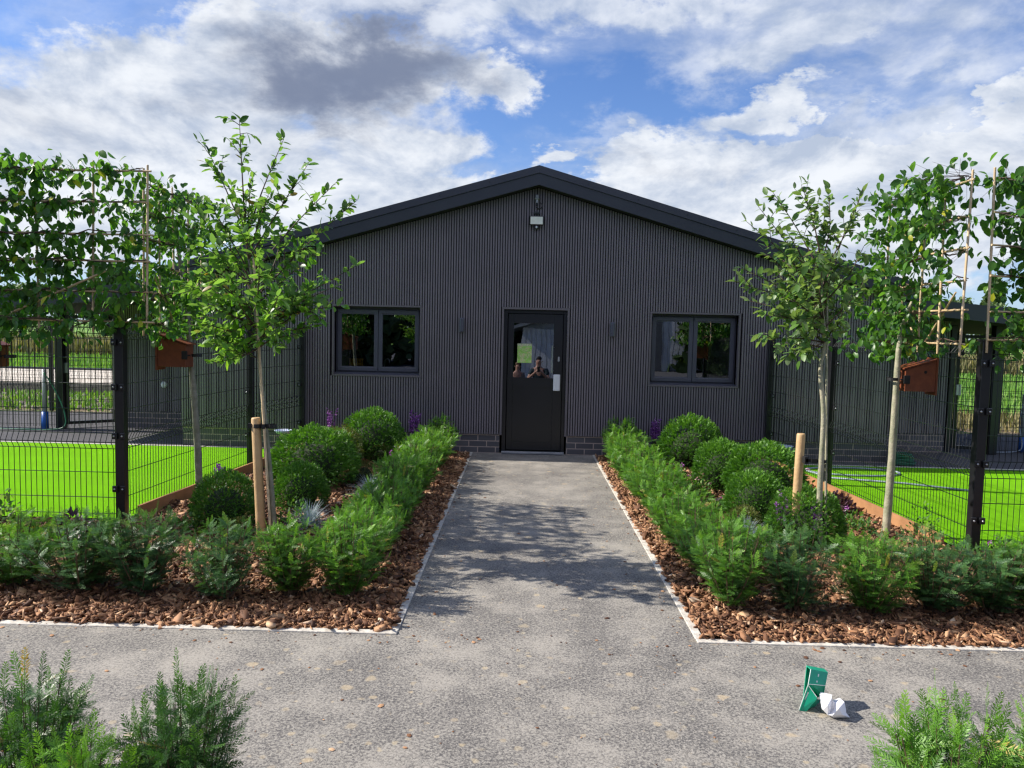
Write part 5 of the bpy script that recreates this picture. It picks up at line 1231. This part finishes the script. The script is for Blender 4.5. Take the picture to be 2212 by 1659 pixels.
for k, (x, y, h, w_) in enumerate([(-16, -17, 8.5, 6), (-10.5, -15, 8, 6), (-6, -16.5, 8.5, 6), (-3.0, -18, 8, 6), (9.8, -16, 7.5, 6), (14, -15, 8, 6), (19, -17, 8.5, 7), (-22, -15, 8, 7)]):
    rs_ = np.random.RandomState(300+k); r = empty('evergreen_tree', (x, y, 0), 'dark evergreen behind the camera, %s from the west in its line' % ORD[k], 'tree', 'evergreens behind the camera')
    MB().tube([(0, 0, 0), (0, 0, h*.95)], [.18, .03], 8).build('trunk', M['twig'], r)
    n = 2600; z = rs_.uniform(.02, 1, n); rad = w_/2*(1-.55*z)*rs_.uniform(.6, 1, n); a = rs_.uniform(0, 2*pi, n); P = np.stack([rad*np.cos(a), rad*np.sin(a), z*h], 1)
    T = np.array([(0, -.4, 0), (.5, -.5, .1), (1, 0, 0), (.5, .5, .1), (0, .4, 0)])
    V, F, rr = scatter(T, [np.array([(0, 1, 2, 3, 4)])], P, unit(rs_.normal(size=(n, 3))), unit(rs_.normal(size=(n, 3))), rs_.uniform(.35, .8, n), rs_.rand(n)*.5)
    np_mesh('crown', V, F, M['far_leaf'], r, rnd=rr)
# two people standing by the camera: mirrored in the door
def skin(name, verts, edges, rad, m, parent, root=0, sub_=2):
    me = bpy.data.meshes.new(name); me.from_pydata([tuple(v) for v in verts], edges, []); me.materials.append(m); o = bpy.data.objects.new(name, me); C.objects.link(o)
    if parent: o.parent = parent
    md = o.modifiers.new('skin', 'SKIN'); md.use_smooth_shade = True
    for i, q in enumerate(rad):
        sv = me.skin_vertices[0].data[i]; sv.radius = q if isinstance(q, tuple) else (q, q); sv.use_root = (i == root)
    ss_ = o.modifiers.new('subsurf', 'SUBSURF'); ss_.levels = sub_; ss_.render_levels = sub_
    return o
def person(loc, rz, sc, elbows, wrists, fdir, shirt, trousers, skinm, hairm, label):
    r = empty('person', loc, label, 'person', rz=rz); r.scale = (sc,)*3
    # local: facing +y, 1.8 m tall
    V = [(0, 0, .98), (0, 0, 1.15), (0, .0, 1.35), (0, -.01, 1.50), (0, .0, 1.58), (0, .012, 1.66), (0, .012, 1.74)]
    Rr = [(.155, .11), (.14, .10), (.165, .115), (.075, .065), (.052, .052), (.075, .09), (.062, .078)]; E = [(i, i+1) for i in range(6)]
    def add(p, q, par): V.append(p); Rr.append(q); E.append((par, len(V)-1)); return len(V)-1
    for sd, el, wr in ((-1, elbows[0], wrists[0]), (1, elbows[1], wrists[1])):
        a = add((sd*.17, -.005, 1.45), .062, 3); a = add(el, .043, a); w_ = add(wr, .030, a)
        d = (Vector(wr)-Vector(el)).normalized(); f = Vector(fdir[0 if sd < 0 else 1]).normalized(); pl = Vector(wr)+d*.045; a = add(tuple(pl), (.034, .022), w_)
        side = d.cross(f).normalized()
        for k in range(4):
            b0 = pl+d*.035+side*(.024-.016*k); b1 = b0+(d*.6+f*.8).normalized()*.034; b2 = b1+(f-d*.35).normalized()*.026
            a1 = add(tuple(b0), .0095, a); a2 = add(tuple(b1), .0088, a1); add(tuple(b2*1), .0075, a2)
        t0 = pl+side*.034-d*.01; a1 = add(tuple(t0), .011, a); add(tuple(t0+(side*.4+f*.9).normalized()*.04), .009, a1)
    for sd in (-1, 1):
        a = add((sd*.09, 0, .90), .095, 0); a = add((sd*.10, .01, .50), .058, a); a = add((sd*.11, -.01, .09), .038, a); a = add((sd*.115, .05, .045), .040, a); add((sd*.12, .15, .03), .030, a)
    skin('body', V, E, Rr, skinm, r)
    tv = [(0, 0, .93), (0, 0, 1.12), (0, 0, 1.36), (0, -.01, 1.49)]; tr_ = [(.175, .13), (.165, .12), (.19, .135), (.09, .075)]; te = [(0, 1), (1, 2), (2, 3)]
    for sd, el in ((-1, elbows[0]), (1, elbows[1])):
        tv.append((sd*.175, -.005, 1.445)); tr_.append(.078); te.append((2, len(tv)-1)); m_ = Vector((sd*.175, -.005, 1.445)).lerp(Vector(el), .62); tv.append(tuple(m_)); tr_.append(.066); te.append((len(tv)-2, len(tv)-1))
    skin('shirt', tv, te, tr_, shirt, r)
    tv = [(0, 0, .96)]; tr_ = [(.17, .125)]; te = []
    for sd in (-1, 1):
        for p, q in (((sd*.095, 0, .84), .108), ((sd*.105, .01, .50), .075), ((sd*.115, -.005, .10), .062)):
            tv.append(p); tr_.append(q); te.append((0 if p[2] == .84 else len(tv)-2, len(tv)-1))
    skin('trousers', tv, te, tr_, trousers, r)
    for sd in (-1, 1): skin('shoe', [(sd*.115, -.03, .045), (sd*.118, .07, .045), (sd*.122, .16, .035)], [(0, 1), (1, 2)], [.05, .048, .038], M['strap'], r)
    skin('hair', [(0, -.035, 1.70), (0, -.01, 1.775), (0, .03, 1.785)], [(0, 1), (1, 2)], [(.078, .07), (.075, .06), (.06, .03)], hairm, r)
    f = MB(); f.lathe([(.001, -.008), (.009, -.004), (.009, .004), (.001, .008)], 10, (-.03, .098, 1.70)); f.lathe([(.001, -.008), (.009, -.004), (.009, .004), (.001, .008)], 10, (.03, .098, 1.70)); f.build('eyes', M['strap'], r, smooth=True)
    skin('nose', [(0, .095, 1.70), (0, .112, 1.668)], [(0, 1)], [.009, .014], skinm, r); skin('mouth', [(-.022, .098, 1.638), (0, .104, 1.637), (.022, .098, 1.638)], [(0, 1), (1, 2)], [.005, .007, .005], mat('lips', (.35, .12, .10), .5), r)
    for sd in (-1, 1): skin('ear', [(sd*.082, .0, 1.70), (sd*.085, -.004, 1.672)], [(0, 1)], [.016, .011], skinm, r)
    return r
skn = mat('skin_tone', (.48, .27, .19), .5, (.42, .22, .15), 5)
person((.06, -.62, 0), 0, 1.13, ((-.27, .10, 1.20), (.27, .10, 1.20)), ((-.075, .34, 1.40), (.085, .34, 1.40)), ((.8, .3, .3), (-.8, .3, .3)), mat('dark_teal_cotton', (.010, .03, .035), .8), mat('black_cotton', (.008, .008, .009), .85), skn, mat('dark_hair', (.012, .009, .007), .6),
       'person in a dark T-shirt holding up a phone, mirrored in the door glass')
o = MB().box(-.04, .04, -.005, .005, -.08, .08, .004).build('phone', M['black']); o.location = (.062, -.13, 1.66); tag(o, 'black phone held by the person mirrored in the door glass', 'phone')
person((-.62, -.75, 0), -.15, 1.05, ((-.26, -.02, 1.17), (.26, .03, 1.17)), ((-.12, .20, 1.12), (.14, .22, 1.10)), ((.8, .2, -.2), (-.8, .2, -.2)), mat('grey_cotton', (.22, .21, .21), .85), mat('stone_cotton', (.20, .18, .14), .85), skn, mat('fair_hair', (.20, .12, .05), .6),
       'person in grey standing left of the photographer, mirrored at the edge of the door glass')
